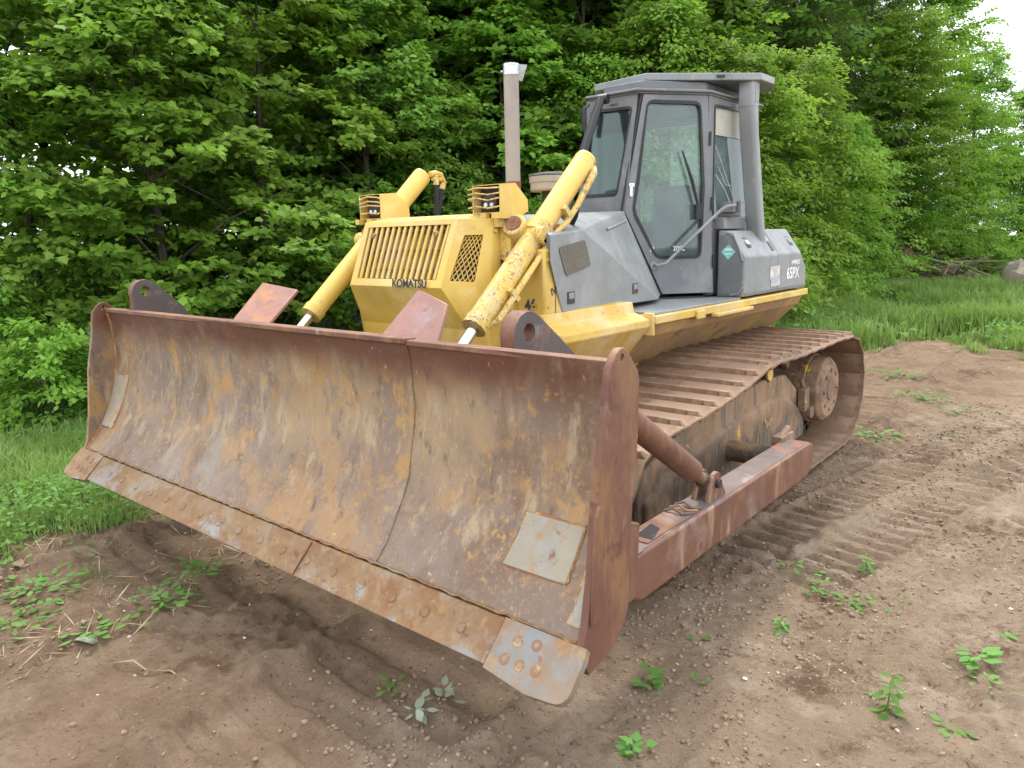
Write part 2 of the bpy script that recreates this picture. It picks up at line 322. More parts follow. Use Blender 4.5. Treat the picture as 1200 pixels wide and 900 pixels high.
BANDS = [  # start, end, half width, depth, cleat height: old tracks pressed into the soil
    ((1.03, -1.9), (1.06, -9), .47, .035, .026), ((-1.03, -1.9), (-1.0, -9), .47, .035, .026),
    ((1.60, -1.3), (2.45, 3.6), .17, .025, .062), ((2.02, -1.3), (3.05, 3.4), .17, .030, .070), ((2.6, .1), (3.9, 1.3), .15, .025, .06), ((2.25, -4.4), (2.55, -1.9), .16, .012, .022), ((1.03, 2.1), (.9, 9), .46, .03, .024)]
def height(x, y):
    z = vnoise(x, y, 11, 3.7)*.07+vnoise(x, y, 12, 1.3)*.035
    near = np.exp(-np.maximum(0, np.maximum(np.abs(x)-1.5, np.abs(y)-2.2))/.5); z = z*(1-.8*near)-.012*near
    dirt = 1-grassy(x, y)
    n1 = vnoise(x, y, 21, .28); n2 = vnoise(x, y, 22, .11); n3 = vnoise(x, y, 23, .05); n4 = vnoise(x, y, 24, .024)
    lump = sstep(vnoise(x, y, 25, .8), -.25, .3)
    rid = (.5-np.abs(vnoise(x, y, 26, .34)))*.06+(.5-np.abs(vnoise(x+.3*n1, y, 27, .15)))*.035+(.5-np.abs(vnoise(x, y, 28, .07)))*.016-.045
    z += dirt*rid*(.25+.9*lump)
    z += dirt*(n1*.045*(.4+lump)+np.abs(n2)*.060*lump+n3*.030*(.3+lump)+n4*.012)
    z += (1-dirt)*(n1*.05)
    for (a, b, w, dep, cl) in BANDS:
        ax, ay = a; bx, by = b; L = math.hypot(bx-ax, by-ay); ux, uy = (bx-ax)/L, (by-ay)/L
        s = (x-ax)*ux+(y-ay)*uy; t = -(x-ax)*uy+(y-ay)*ux + vnoise(s, s*0, 31, 2.0)*.10
        m = sstep(w-np.abs(t), -.03, .04)*sstep(s, -.1, .5)*sstep(L-s, -.1, 1.0)
        berm = np.exp(-((np.abs(t)-w-.03)/(.07 if w > .3 else .035))**2)*(1 if w > .3 else .55)*sstep(s, -.1, .5)*sstep(L-s, 0, 1)
        ph = (s+vnoise(x, y, 32, .5)*.05+.25*t*vnoise(s, s*0, 34, 1.5))/(.205 if abs(w-.47) < .02 else .150); saw = np.abs((ph % 1)-.5)*2
        fade = .55+.45*sstep(vnoise(x, y, 33, .9), -.3, .1)
        z = z*(1-.75*m)-dep*m+cl*m*fade*(1-sstep(saw+.35*n2, .30, .62))+berm*(.040+.07*np.abs(n2))
    # scraped edge of the dirt, a low berm across the right-hand side
    s = (x-1.9)*.80+(y-1.2)*.60; t = -(x-1.9)*.60+(y-1.2)*.80+vnoise(s, s*0, 41, 1.2)*.25
    z += np.exp(-(t/.10)**2)*.075*sstep(s, .2, 1)*(.5+lump)
    return z
def axis(pts):
    out = [];
    for a, b, st in pts: out += list(np.arange(a, b-1e-6, st))
    return np.array(out+[pts[-1][1]])
gx = axis([(-180, -40, 10), (-40, -12, 2), (-12, -5, .35), (-5, -2.5, .06), (-2.5, 3.6, .0185), (3.6, 7, .12), (7, 20, 1.3), (20, 120, 10)])
gy = axis([(-120, -20, 10), (-20, -6, 1), (-6, -4.6, .06), (-4.6, .5, .0175), (.5, 4, .03), (4, 10, .07), (10, 30, .4), (30, 70, 2), (70, 300, 15)])
X, Y = np.meshgrid(gx, gy); Zg = height(X, Y)
nx, ny = len(gx), len(gy)
idx = np.arange(nx*ny).reshape(ny, nx)
F = np.stack([idx[:-1, :-1], idx[:-1, 1:], idx[1:, 1:], idx[1:, :-1]], -1).reshape(-1, 4)
t = NT('bare_soil_and_turf_soil')
att = t.n('ShaderNodeAttribute'); att.attribute_name = 'turf'
xyz = t.sep(); damp = t.rng(t.math('ADD', t.math('ADD', xyz[0], t.math('MULTIPLY', xyz[1], -.12)), t.math('MULTIPLY', t.noise(1.3, 7, .7, off=11), 2.2)), 3.3, 2.2)
c = t.mix(t.rng(t.noise(1.1, 6, .6), .38, .62), (.370, .272, .190), (.325, .235, .160))
c = t.mix(damp, c, t.mix(t.rng(t.noise(2.6, 7, .7, off=13), .42, .6), (.285, .196, .130), (.225, .150, .097)))
c = t.mix(t.math('MULTIPLY', t.rng(t.noise(3.2, 8, .7, off=3), .48, .66), t.rng(damp, 0, 1, .9, .25)), c, (.45, .35, .26))
c = t.mix(t.rng(t.noise(2.3, 8, .7, off=9), .54, .68), c, (.165, .100, .064))
c = t.mix(t.math('MULTIPLY', t.rng(t.noise(34, 6, .75, off=4), .54, .64), t.rng(damp, 0, 1, .8, .25)), c, (.38, .30, .215))
c = t.mix(t.rng(t.noise(40, 5, .7, off=6), .57, .68), c, (.13, .080, .055))
vd = t.vor(38, 2); vc = t.n('ShaderNodeTexVoronoi'); vc.inputs['Scale'].default_value = 38; t.l(t.co((1, 1, 1), 2), vc.inputs['Vector'])
sel = t.math('MULTIPLY', t.rng(vd, .30, .18, 0, 1), t.rng(vc.outputs['Color'], .82, .86))
c = t.mix(sel, c, (.36, .29, .22))
c = t.mix(t.rng(att.outputs['Fac'], .2, .9), c, t.mix(t.rng(t.noise(6, 6, off=7), .4, .62), (.10, .085, .045), (.055, .075, .022)))
t.l(c, t.b.inputs['Base Color']); t.b.inputs['Roughness'].default_value = .93; t.b.inputs['Specular IOR Level'].default_value = .15
b1 = t.bump(t.noise(22, 10, .78), 1.0, .045); b2 = t.bump(t.noise(90, 6, .75, off=3), 1.0, .012, b1); b3 = t.bump(sel, .8, .01, b2); t.l(b3, t.b.inputs['Normal'])
gme = fast_mesh('ground', np.stack([X, Y, Zg], -1).reshape(-1, 3), F, t.m, smooth=True)
gme.attributes.new('turf', 'FLOAT', 'POINT').data.foreach_set('value', grassy(X, Y).ravel().astype(np.float32))
tag(obj('ground', gme), 'brown soil pressed with old track prints, turning to turf towards the trees', kind='structure')
def gz(x, y): return float(height(np.array([float(x)]), np.array([float(y)]))[0])

#@@DOZER
#@@NATURE
# ------------------------------------------------------------ the bulldozer
DZ = tag(empty('bulldozer'), 'yellow crawler bulldozer with a grey cab and a wide rusty blade raised off the soil', 'bulldozer')
YZ = dict(U=(0, 1, 0), V=(0, 0, 1))
def yz(out, x0, x1, holes=(), mi=0, side=None, mb=None):
    mb = mb or MB(); return mb.prism(out, (x0, 0, 0), (0, 1, 0), (0, 0, 1), (x1-x0, 0, 0), holes, mi, side)
def xz(out, y0, y1, holes=(), mi=0, mb=None):
    mb = mb or MB(); return mb.prism(out, (0, y0, 0), (1, 0, 0), (0, 0, 1), (0, y1-y0, 0), holes, mi)
def sided(fn):
    for s in (1, -1): fn(s, (lambda m: m) if s > 0 else (lambda m: m.mirror()))

# --- blade: curved moldboard, cutting edge, end bits, side plates, lugs
prof = [(-2.850, 1.412), (-2.833, 1.33), (-2.822, 1.23), (-2.820, 1.14), (-2.828, 1.05), (-2.846, .94), (-2.874, .84), (-2.912, .75), (-2.960, .665), (-3.012, .59), (-3.072, .522)]
b = MB(); nxs = 41; xs = [-1.965+3.93*i/(nxs-1) for i in range(nxs)]
vs = []; fs = []
for x in xs:
    dent = .004*math.sin(x*2.1)+.003*math.sin(x*5.3+1)
    for k, (y, z) in enumerate(prof): vs.append((x, y+dent+.003*math.sin(k*1.7+x*3), z))
m = len(prof)
for i in range(nxs-1):
    for k in range(m-1): fs.append((i*m+k, i*m+k+1, (i+1)*m+k+1, (i+1)*m+k))
b.add(vs, fs)
back = [(y+.028, z+.004) for y, z in prof]; n0 = len(b.v)
b.add([(x, y, z) for x in xs for y, z in back], [(i*m+k, (i+1)*m+k, (i+1)*m+k+1, i*m+k+1) for i in range(nxs-1) for k in range(m-1)])
b.add([(x, *p) for x in xs for p in (prof[0], back[0])], [(2*i, 2*i+2, 2*i+3, 2*i+1) for i in range(nxs-1)])
b.add([(x, *p) for x in xs for p in (prof[-1], back[-1])], [(2*i, 2*i+1, 2*i+3, 2*i+2) for i in range(nxs-1)])
BL = b.build('blade', m_blade, DZ)
# top rail behind the upper lip (ends at the seam) and the box beams on the back
b = MB(); b.box(-1.96, .955, -2.856, -2.79, 1.398, 1.422); b.box(.955, 1.955, -2.85, -2.79, 1.392, 1.4145)
b.build('top_rail', m_rust, BL, .004)
b = MB(); yz([(-2.80, 1.38), (-2.70, 1.30), (-2.68, 1.12), (-2.79, 1.05)], -1.95, 1.95, mb=b); yz([(-2.83, .86), (-2.66, .80), (-2.68, .52), (-3.03, .50)], -1.95, 1.95, mb=b)
for x in (-1.5, -1.0, -.5, 0, .5, 1.0, 1.5): yz([(-2.78, 1.30), (-2.66, 1.2), (-2.66, .6), (-2.84, .76), (-2.785, 1.0)], x-.012, x+.012, mb=b)
b.build('back_beam', m_rust, BL, .006)
# weld seam following the profile
b = MB(); b.tube([(.957+.004*math.sin(k*2.3), y-.0008, z) for k, (y, z) in enumerate(prof)], .0030, 6); b.build('weld_seam', m_blade, BL)
b = MB(); wl = []
for i in range(120): x = -1.96+3.92*i/119; wl.append((x, -3.076+.003*math.sin(i*1.9), .524+.003*math.sin(i*2.7)))
b.tube(wl, [.0050+.0015*math.sin(i*1.3) for i in range(120)], 6); b.build('weld_seam', m_edge, BL)
# cutting edge
ed = [(-3.084, .520), (-3.062, .520), (-3.062, .49), (-3.150, .385), (-3.215, .400)]
ed = [(-3.086, .516), (-3.058, .510), (-3.168, .392), (-3.203, .398)]
b = yz(ed, -1.665, 1.665)
ex = Vector((0, -.118, -.118)).normalized(); en = Vector((0, -.707, .707))
for i in range(17):
    x = -1.45+i*.185; c = Vector((x, -3.148, .456)); b.tube([c-en*.01, c+en*.0035], [.022, .019], 12)
CE = b.build('cutting_edge', m_edge, BL, .004)
for x in (.55,):
    bb = MB(); bb.obox((x, -3.1475, .4595), (.0012, 0, 0), ex*.078, en*.0033); bb.build('edge_joint', m_rust, BL)
def endbit(s, S):
    b = MB(); e1 = Vector((0, -3.088, .521)); dv = Vector((0, -.126, -.126)).normalized()
    L = .178
    out = [(1.668, -.004), (2.004, -.004), (2.012, .03), (2.012, .105)]+[(1.962+.05*math.cos(a), .14+.05*math.sin(a)) for a in [R(q) for q in (0, 20, 45, 70, 90)]]+[(1.86, .20), (1.668, L)]
    b.prism(out, e1-dv*0, (1, 0, 0), dv, Vector((0, .707, -.707))*.032)
    for (x, d) in ((1.755, .055), (1.83, .045), (1.735, .125), (1.80, .125), (1.865, .12)):
        c = e1+Vector((x, 0, 0))+dv*d; b.tube([c-en*.004, c+en*.0025], [.022, .019], 14, 1); b.tube([c+en*.001, c+en*.004], [.011, .009], 10, 0)
    S(b).build('end_bit', [m_bit, m_weld] if s > 0 else [m_edge, m_exr], BL, .004, label='bare steel corner bit with five bolts' if s > 0 else 'orange rusted corner bit')
sided(endbit)
def sideplate(s, S):
    out = [(-2.932, 1.402), (-2.895, 1.448), (-2.872, 1.462), (-2.848, 1.464), (-2.825, 1.450), (-2.758, 1.375), (-2.748, 1.34), (-2.758, 1.07), (-2.785, .93), (-2.800, .70), (-2.800, .56), (-2.83, .50), (-2.90, .44), (-3.05, .405), (-3.092, .50), (-3.063, .57), (-3.032, .73), (-3.000, 1.03), (-2.955, 1.24)]
    if False: out = [(y if y > -2.84 else max(y, (lambda z: -.035+np.interp(-z, [-q[1] for q in prof], [q[0] for q in prof]))(z)), z) for y, z in out]
    b = yz(out, 1.962, 1.99, [circ(-2.858, 1.432, .012, 12)]); S(b).build('side_plate', m_rust if s > 0 else m_blade, BL, .003)
    if s > 0: b = MB(); b.prism([(0, 0), (0, .36), (.02, .40), (.05, .38), (.06, 0)], (1.990, -3.048, .58), (0, .93, 0), (0, .06, 1), (.012, 0, 0)); S(b).build('side_gusset', m_rust, BL, .003)
    b = MB(); b.tube([(1.960, y+.004, z) for y, z in prof], .009, 6); S(b).build('weld_seam', m_weld, BL)
sided(sideplate)
# surface point on the moldboard at height z
def mold(z):
    for (y1, z1), (y2, z2) in zip(prof, prof[1:]):
        if z2 <= z <= z1: return y1+(y2-y1)*(z1-z)/(z1-z2)
    return prof[-1][0]
def plate(pts, name, mat, th=.012, lab=None):
    b = MB(); top = []; bot = []
    # plate strip bent over the moldboard: pts = (xl_top, xr_top, xl_bot, xr_bot, ztop, zbot)
    xlt, xrt, xlb, xrb, zt, zb = pts; n = 6; vs = []
    for k in range(n+1):
        f = k/n; z = zt+(zb-zt)*f; y = mold(z); xl = xlt+(xlb-xlt)*f; xr = xrt+(xrb-xrt)*f
        vs += [(xl, y-th, z), (xr, y-th, z), (xl, y+.004, z), (xr, y+.004, z)]
    fs = []
    for k in range(n):
        a = 4*k; c = a+4; fs += [(a, a+1, c+1, c), (a+2, c+2, c+3, a+3), (a, c, c+2, a+2), (a+1, a+3, c+3, c+1)]
    fs += [(0, 2, 3, 1), (4*n, 4*n+1, 4*n+3, 4*n+2)]
    b.add(vs, fs); o = b.build(name, mat, BL, .003, label=lab)
    b = MB(); k = lambda i: Vector(vs[i])+Vector((0, -.0, 0))
    loop = [k(4*i) for i in range(n+1)]+[k(4*i+1) for i in reversed(range(n+1))]+[k(0)]
    pp = []
    for p, q in zip(loop, loop[1:]):
        for j in range(8): w = p.lerp(q, j/8); pp.append(w+Vector((random.uniform(-.003, .003), .009, random.uniform(-.003, .003))))
    b.tube(pp, .0075, 6); b.build('weld_bead', m_weld, o)
random.seed(4)
plate((1.615, 1.865, 1.565, 1.845, .835, .655), 'wear_plate', m_patch, .014, 'pale square plate welded near the bit corner')
plate((-1.95, -1.76, -1.95, -1.80, .985, .66), 'wear_plate', m_patch, .010, 'pale plate welded at the far edge')
plate((1.925, 1.957, 1.905, 1.957, 1.05, .56), 'edge_strip', m_patch, .012)
# lugs with a hole, standing behind the blade top
def lug(s, S):
    X0 = 1.30
    out = [(-2.66, 1.20), (-2.66, 1.42)]+[(-2.555+.095*math.cos(R(a)), 1.435+.095*math.sin(R(a))) for a in (175, 150, 125, 100, 75, 50)]+[(-2.16, 1.32), (-2.17, 1.2), (-2.4, 1.02), (-2.66, 1.02)]
    S(yz(out, X0, X0+.075, [circ(-2.555, 1.44, .036, 18)])).build('lifting_lug', m_lug, BL, .01)
# the far lug stands further out and closer to the moldboard than the near one
b = yz([(-2.66, 1.0), (-2.655, 1.42)]+[(-2.56+.10*math.cos(R(a)), 1.43+.10*math.sin(R(a))) for a in (175, 150, 125, 100, 75, 50)]+[(-2.245, 1.32), (-2.20, 1.26), (-2.25, 1.1), (-2.5, 1.0)], 1.30, 1.375, [circ(-2.56, 1.44, .038, 18)], 0, 1)
b.build('lifting_lug', [m_lug, m_rust], BL, .010)
b = yz([(-2.80, 1.1), (-2.80, 1.50)]+[(-2.72+.085*math.cos(R(a)), 1.525+.085*math.sin(R(a))) for a in (180, 155, 130, 105, 80, 55)]+[(-2.48, 1.42), (-2.44, 1.35), (-2.5, 1.1)], -1.70, -1.64, [circ(-2.72, 1.535, .033, 18)], 0, 1)
b.build('lifting_lug', [m_lug, m_rust], BL, .010)
for s in (1, -1):      # leaning guard plates
    b = MB(); xa, xb = (.60, .99) if s > 0 else (-.70, -.36)
    w = Vector((xb-xa, 0, 0)); O = Vector((xa, -2.71, 1.33))
    ya = Vector((0, .30, .27))
    pts = [O, O+w, O+w+ya+Vector((-.02, -.02, -.03)), O+ya+Vector((.01, .03, .02))]
    if s > 0: pts = [Vector((.60, -2.73, 1.33)), Vector((.99, -2.72, 1.31)), Vector((.90, -2.53, 1.525)), Vector((.655, -2.47, 1.580))]
    else: pts = [Vector((-.67, -2.73, 1.33)), Vector((-.34, -2.71, 1.33)), Vector((-.42, -2.40, 1.545)), Vector((-.66, -2.47, 1.585))]
    nrm = (pts[1]-pts[0]).cross(pts[3]-pts[0]).normalized()*.02
    b.add([*pts, *[p+nrm for p in pts]], [(0, 1, 2, 3), (7, 6, 5, 4), (0, 4, 5, 1), (1, 5, 6, 2), (2, 6, 7, 3), (3, 7, 4, 0)])
    q0, q3 = pts[0], pts[3]; sk = Vector((-.0, .10, -.02))       # folded flange on one edge
    if s > 0: b.add([q0, q3, q3+Vector((-.05, .04, -.02)), q0+Vector((-.05, .05, 0))], [(0, 1, 2, 3)])
    b.build('guard_plate', m_guard, BL, .005)

# --- push arms, their brackets and braces
def arm(s, S):
    b = MB()
    out = [(-2.50, .535), (-2.44, .548), (-.33, .548), (-.255, .52), (-.235, .44), (-.27, .36), (-.36, .325), (-2.37, .325), (-2.50, .38)]
    b = yz(out, 1.642, 1.80, side=0)
    A = S(b).build('push_arm', m_arm, DZ, .016, seg=3)
    b = MB(); b.box(1.652, 1.79, -2.40, -.36, .546, .5505); S(b).build('top_plate', m_armtop, A, .001)
    b = MB(); b.box(1.66, 1.78, -2.30, -1.80, .5505, .556); S(b).build('top_plate', m_arm, A, .001)
    # front knuckle and pin joining the blade
    b = yz(rpoly([(-2.84, .62), (-2.62, .60), (-2.44, .548), (-2.42, .33), (-2.56, .30), (-2.78, .40), (-2.84, .5)], .05), 1.675, 1.765)
    b.tube([(1.64, -2.60, .47), (1.81, -2.60, .47)], .045, 18); b.tube([(1.81, -2.60, .47), (1.825, -2.60, .47)], .03, 14)
    S(b).build('arm_knuckle', m_arm, A, .006)
    b = MB(); b.box(1.60, 1.66, -2.62, -2.40, .50, .53); b.box(1.68, 1.80, -2.52, -2.36, .548, .556); S(b).build('bent_cover', m_armtop, A, .003)
    # bent-up flap of steel near the front
    b = MB(); b.add([(1.70, -2.26, .557), (1.78, -2.26, .557), (1.74, -2.20, .602), (1.745, -2.13, .557)], [(0, 1, 2), (1, 3, 2), (0, 2, 3)]); S(b).build('bent_flap', m_dark, A)
    # clevis for the brace
    for x in (1.678, 1.748):
        b = yz([(-1.70, .545), (-1.68, .60)]+[(-1.615+.052*math.cos(R(a)), .635+.052*math.sin(R(a))) for a in (160, 120, 80, 40, 0)]+[(-1.50, .545)], x, x+.024)
        S(b).build('clevis', m_arm, A, .004)
    b = MB(); b.tube([(1.66, -1.615, .628), (1.79, -1.615, .628)], .022, 14); S(b).build('clevis_pin', m_dark, A)
    b = MB()
    for k in range(3): b.tube([(1.66, -1.93+k*.05, .562), (1.70, -1.92+k*.055, .575), (1.75, -1.94+k*.05, .566), (1.78, -1.88+k*.04, .560)], .007, 6, k % 2)
    S(b).build('loose_hose_end', [m_armtop, m_yelb], A)
    # trunnion joint onto the track frame
    b = MB(); b.tube([(1.26, -.36, .42), (1.65, -.36, .42)], .07, 20); S(b).build('trunnion', m_frame, A, .01)
    b = MB(); b.box(1.60, 1.67, -.44, -.24, .52, .58); b.tube([(1.63, -.40, .55), (1.63, -.24, .60)], .02, 8); S(b).build('joint_cap', m_drive, A, .006)
    # brace tube
    p0 = Vector((1.725, -1.66, .645)); d = (Vector((1.75, -2.76, 1.325))-p0).normalized()
    b = MB(); b.tube([p0, p0+d*.16], .030, 16); b.tube([p0+d*.13, p0+d*.17, p0+d*1.30], [.040, .055, .055], 20)
    b.obox(p0+d*.30+Vector((-.0, 0, .060)), (.012, 0, 0), d*.05, (0, 0, .012))
    BR = S(b).build('brace_tube', m_rust, DZ, .002)
    b = MB(); b.ball(p0+d*.02, .038, 10); S(b).build('brace_eye', m_dark, BR)
sided(arm)

# --- tracks: every shoe a plate of its own
loop = []
def arc(cy, cz, r, a0, a1, n): return [(cy+r*math.cos(R(a0+(a1-a0)*i/n)), cz+r*math.sin(R(a0+(a1-a0)*i/n))) for i in range(n+1)]
loop += [(y, .042) for y in np.linspace(-1.45, 1.60, 20)]
loop += arc(1.62, .50, .458, -84, 88, 14)
loop += [(1.3, .972), (.9, .966), (.4, .962), (0, .975), (-.25, .958), (-.5, .905), (-.8, .862), (-1.15, .828), (-1.45, .812)]
loop += arc(-1.56, .425, .383, 95, 262, 12)
P = np.array(loop); Pc = np.vstack([P, P[:1]]); seg = np.hypot(*np.diff(Pc, axis=0).T); cum = np.concatenate([[0], np.cumsum(seg)]); TL = cum[-1]
NS = 44
def shoe_mb(k):
    b = MB(); w = .457; c = .05; L = .108
    out = [(-w, -L), (w, -L), (w, L), (-w, L)]
    b.prism(out, (0, 0, -.010), (1, 0, 0), (0, 1, 0), (0, 0, .016))
    # grouser: tapered bar, ends sloped down
    g = w-.010; z0 = .004; h = .044
    b.add([(-g, .055, z0), (g, .055, z0), (g, .098, z0), (-g, .098, z0), (-g+.02, .072, h), (g-.02, .072, h), (g-.02, .086, h), (-g+.02, .086, h)],
          [(0, 1, 5, 4), (1, 2, 6, 5), (2, 3, 7, 6), (3, 0, 4, 7), (4, 5, 6, 7), (0, 3, 2, 1)])
    return b
first = None
def track(s, S):
    global first
    T = empty('crawler_track'); T.parent = DZ
    for k in range(NS):
        d = (k+.35)*TL/NS; i = np.searchsorted(cum, d)-1; f = (d-cum[i])/seg[i]; p = Pc[i]*(1-f)+Pc[i+1]*f
        dd = ((d+.06) % TL, (d-.06) % TL); q = []
        for w in dd: i2 = np.searchsorted(cum, w)-1; f2 = (w-cum[i2])/seg[i2]; q.append(Pc[i2]*(1-f2)+Pc[i2+1]*f2)
        t = Vector((0, q[0][0]-q[1][0], q[0][1]-q[1][1])).normalized(); nn = Vector((0, t.z, -t.y))   # outward
        if first is None: o = shoe_mb(0).build('track_shoe', m_shoe, T, .004); first = o
        else: o = first.copy(); col.objects.link(o); o.parent = T
        Mx = Matrix((Vector((1, 0, 0)), t, Vector((1, 0, 0)).cross(t))).transposed().to_4x4()
        if Vector((1, 0, 0)).cross(t).dot(nn) < 0: Mx = Matrix((Vector((-1, 0, 0)), t, nn)).transposed().to_4x4()
        Mx = Mx @ Matrix.Rotation(R(-3.0), 4, 'X')
        Mx.translation = Vector((s*1.031, p[0], p[1])); o.matrix_local = Mx
    b = MB(); inner = [(y, z) for y, z in loop]; cy, cz = 0, .5          # chain links just inside the shoes
    for k in range(NS):
        d = (k+.5)*TL/NS; i = np.searchsorted(cum, d)-1; f = (d-cum[i])/seg[i]; p = Pc[i]*(1-f)+Pc[i+1]*f
        t = Vector((0, *(Pc[i+1]-Pc[i]))).normalized(); nn = Vector((0, t.z, -t.y))
        for xx in (.95, 1.11): b.obox(Vector((xx, p[0], p[1]))-nn*.066, (.02, 0, 0), t*.085, nn*.036)
        b.tube([Vector((.93, p[0], p[1]))-nn*.062, Vector((1.13, p[0], p[1]))-nn*.062], .028, 8)
    S(b).build('chain', m_dark, T)
    # track frame with its sloping dirty guards
    b = yz([(-1.50, .16), (-1.52, .52), (-1.20, .61), (-.95, .70), (-.2, .765), (.35, .785), (.72, .755), (.98, .60), (1.16, .50), (1.18, .30), (1.05, .17)], .78, 1.27)
    secs = [(-1.45, .52), (-1.15, .62), (-.85, .705), (-.2, .765), (.35, .785), (.70, .755), (.95, .62), (1.10, .50)]; prof_ = lambda y, zt: [(.95, y, zt), (1.06, y, zt), (1.18, y, zt-.06), (1.296, y, zt-.17), (1.300, y, zt-.20), (1.300, y, .20), (.95, y, .20)]
    vs = [p for y, zt in secs for p in prof_(y, zt+.01*math.sin(y*9))]; n7 = 7; fs = [(k*n7+i, k*n7+(i+1) % n7, (k+1)*n7+(i+1) % n7, (k+1)*n7+i) for k in range(len(secs)-1) for i in range(n7)]+[tuple(range(n7)), tuple(range((len(secs)-1)*n7, len(secs)*n7))]
    b.add(vs, fs)
    TF = S(b).build('track_frame', m_frame, DZ, .015)
    b = MB()
    for i in range(9): a = -.9+i*.13; 
    pts = [(1.306, .10, .36), (1.306, .12, .48), (1.303, .18, .555), (1.298, .30, .595), (1.296, .42, .60)]
    b.tube([(p[0]-.004, p[1], p[2]) for p in pts], .006, 6)
    for i in range(6): b.obox((1.302, .20+.04*i+random.uniform(-.02, .02), .50-.01*i+random.uniform(-.03, .04)), (.0015, 0, 0), (0, .012, random.uniform(-.02, .02)), (0, random.uniform(-.02, .02), .022))
    S(b).build('paint_remnant', m_yelb, TF)
    b = MB(); b.tube([(.86, 1.62, .50), (1.20, 1.62, .50)], .30, 28); b.tube([(1.20, 1.62, .50), (1.30, 1.62, .50), (1.335, 1.62, .50)], [.285, .275, .235], 30)
    for k in range(13):
        a = 2*math.pi*k/13; b.obox((1.03, 1.62+.36*math.cos(a), .50+.36*math.sin(a)), (.03, 0, 0), Vector((0, -math.sin(a), math.cos(a)))*.035, Vector((0, math.cos(a), math.sin(a)))*.05)
    for k in range(8): a = 2*math.pi*k/8; b.tube([(1.33, 1.62+.17*math.cos(a), .50+.17*math.sin(a)), (1.352, 1.62+.17*math.cos(a), .50+.17*math.sin(a))], .018, 8)
    b.tube([(1.33, 1.62, .5), (1.345, 1.62, .5)], .09, 18)
    S(b).build('sprocket', m_drive, DZ, .008)
    b = MB(); b.tube([(.90, -1.56, .425), (1.16, -1.56, .425)], .32, 28); b.tube([(1.16, -1.56, .425), (1.24, -1.56, .425)], .12, 18); S(b).build('front_idler', m_drive, DZ, .01)
    for y, zr in ((.36, .815), (-.95, .68)):
        b = MB(); b.tube([(.92, y, zr), (1.15, y, zr)], .065, 18); b.tube([(1.15, y, zr), (1.27 if y > 0 else 1.17, y, zr)], .062, 20); b.box(.95, 1.0, y-.04, y+.04, .60, zr)
        RO = S(b).build('carrier_roller', m_dark, DZ, .004)
        if y < 0: continue
        b = MB(); b.tube([(1.27, y, zr), (1.282, y, zr)], .048, 18); S(b).build('roller_cap', m_cylc, RO)
    for k in range(7):
        b = MB(); y = -1.05+k*.36; b.tube([(.88, y, .17), (1.18, y, .17)], .09, 16); S(b).build('track_roller', m_dark, DZ, .004)
    # bolts and clutter at the rear of the frame
    b = MB(); b.tube([(1.27, 1.10, .40), (1.36, 1.10, .40)], .05, 14); b.obox((1.31, 1.02, .52), (.03, 0, 0), (0, .05, .01), (0, -.01, .09)); b.tube([(1.29, 1.0, .68), (1.32, 1.06, .52), (1.30, 1.12, .38)], .02, 8)
    S(b).build('frame_bracket', m_drive, TF, .006)
    return T
sided(track)

# --- yellow body
for sx in (1, -1):
    b = MB(); xx = [(.50*sx, 1.41), (.80*sx, 1.41), (.815*sx, 1.345), (.93*sx, 1.305), (.935*sx, 1.262), (.80*sx, 1.10), (.70*sx, .98), (.50*sx, .98)]
    xx = xx if sx > 0 else [(x*.93, z-.10) for x, z in xx]; xz(xx, -1.73 if sx > 0 else -1.5, -.78, mb=b); b.build('front_fender', m_yel2, DZ, .008, smooth=False)
b = MB()
for sx in (1, -1): xz([(.5*sx, 1.27), (.93*sx, 1.262), (.89*sx, 1.19), (.72*sx, 1.03), (.60*sx, .93), (.5*sx, .93)], -.775, 2.02, mb=b)
b.box(-.62, .62, -1.75, 2.1, .55, 1.24)
b.build('main_frame', m_yelb, DZ, .008, smooth=False)
b = MB(); b.box(-.97, .97, -.775, 2.03, 1.272, 1.328)
b.box(.88, .955, -.79, -.765, 1.20, 1.345); b.obox((.985, .35, 1.262), (.03, 0, 0), (0, .32, 0), (0, .0, .014)); b.obox((.98, -.18, 1.285), (.012, 0, 0), (0, .06, 0), (0, 0, .03))
b.box(-.955, -.88, -.79, -.765, 1.20, 1.345)
b.build('side_deck', m_yel, DZ, .008)
b = MB(); b.box(-.94, .94, -.74, .585, 1.329, 1.345); b.build('floor_plate', m_grey, DZ, .003)
b = MB()
b.box(-.50, .50, -1.78, -1.15, 1.0, 1.915); b.box(-.27, .27, -1.15, -.20, 1.0, 1.915); b.box(-.47, .47, -1.82, -1.20, 1.90, 1.945)
b.box(-.60, .60, -1.74, -1.60, 1.0, 1.62)
for sx in (1, -1): b.box(min(.5*sx, .795*sx), max(.5*sx, .795*sx), -1.695, -1.50, 1.40, 1.76)
HO = b.build('engine_hood', m_yel, DZ, .014)
b = MB(); b.box(.5, .606, -1.43, -1.424, 1.05, 1.55); b.box(.501, .504, -1.60, -1.59, 1.60, 1.90); b.build('panel_gap', m_dark, HO)
text('side_lettering', '46', .085, (.700, -1.697, 1.455), (1, 0, .15), (0, 0, 1), m_text, HO, .002)
text('side_lettering', 'IV', .055, (.7965, -1.615, 1.530), (0, 1, .35), (0, 0, 1), m_text, HO, .001)

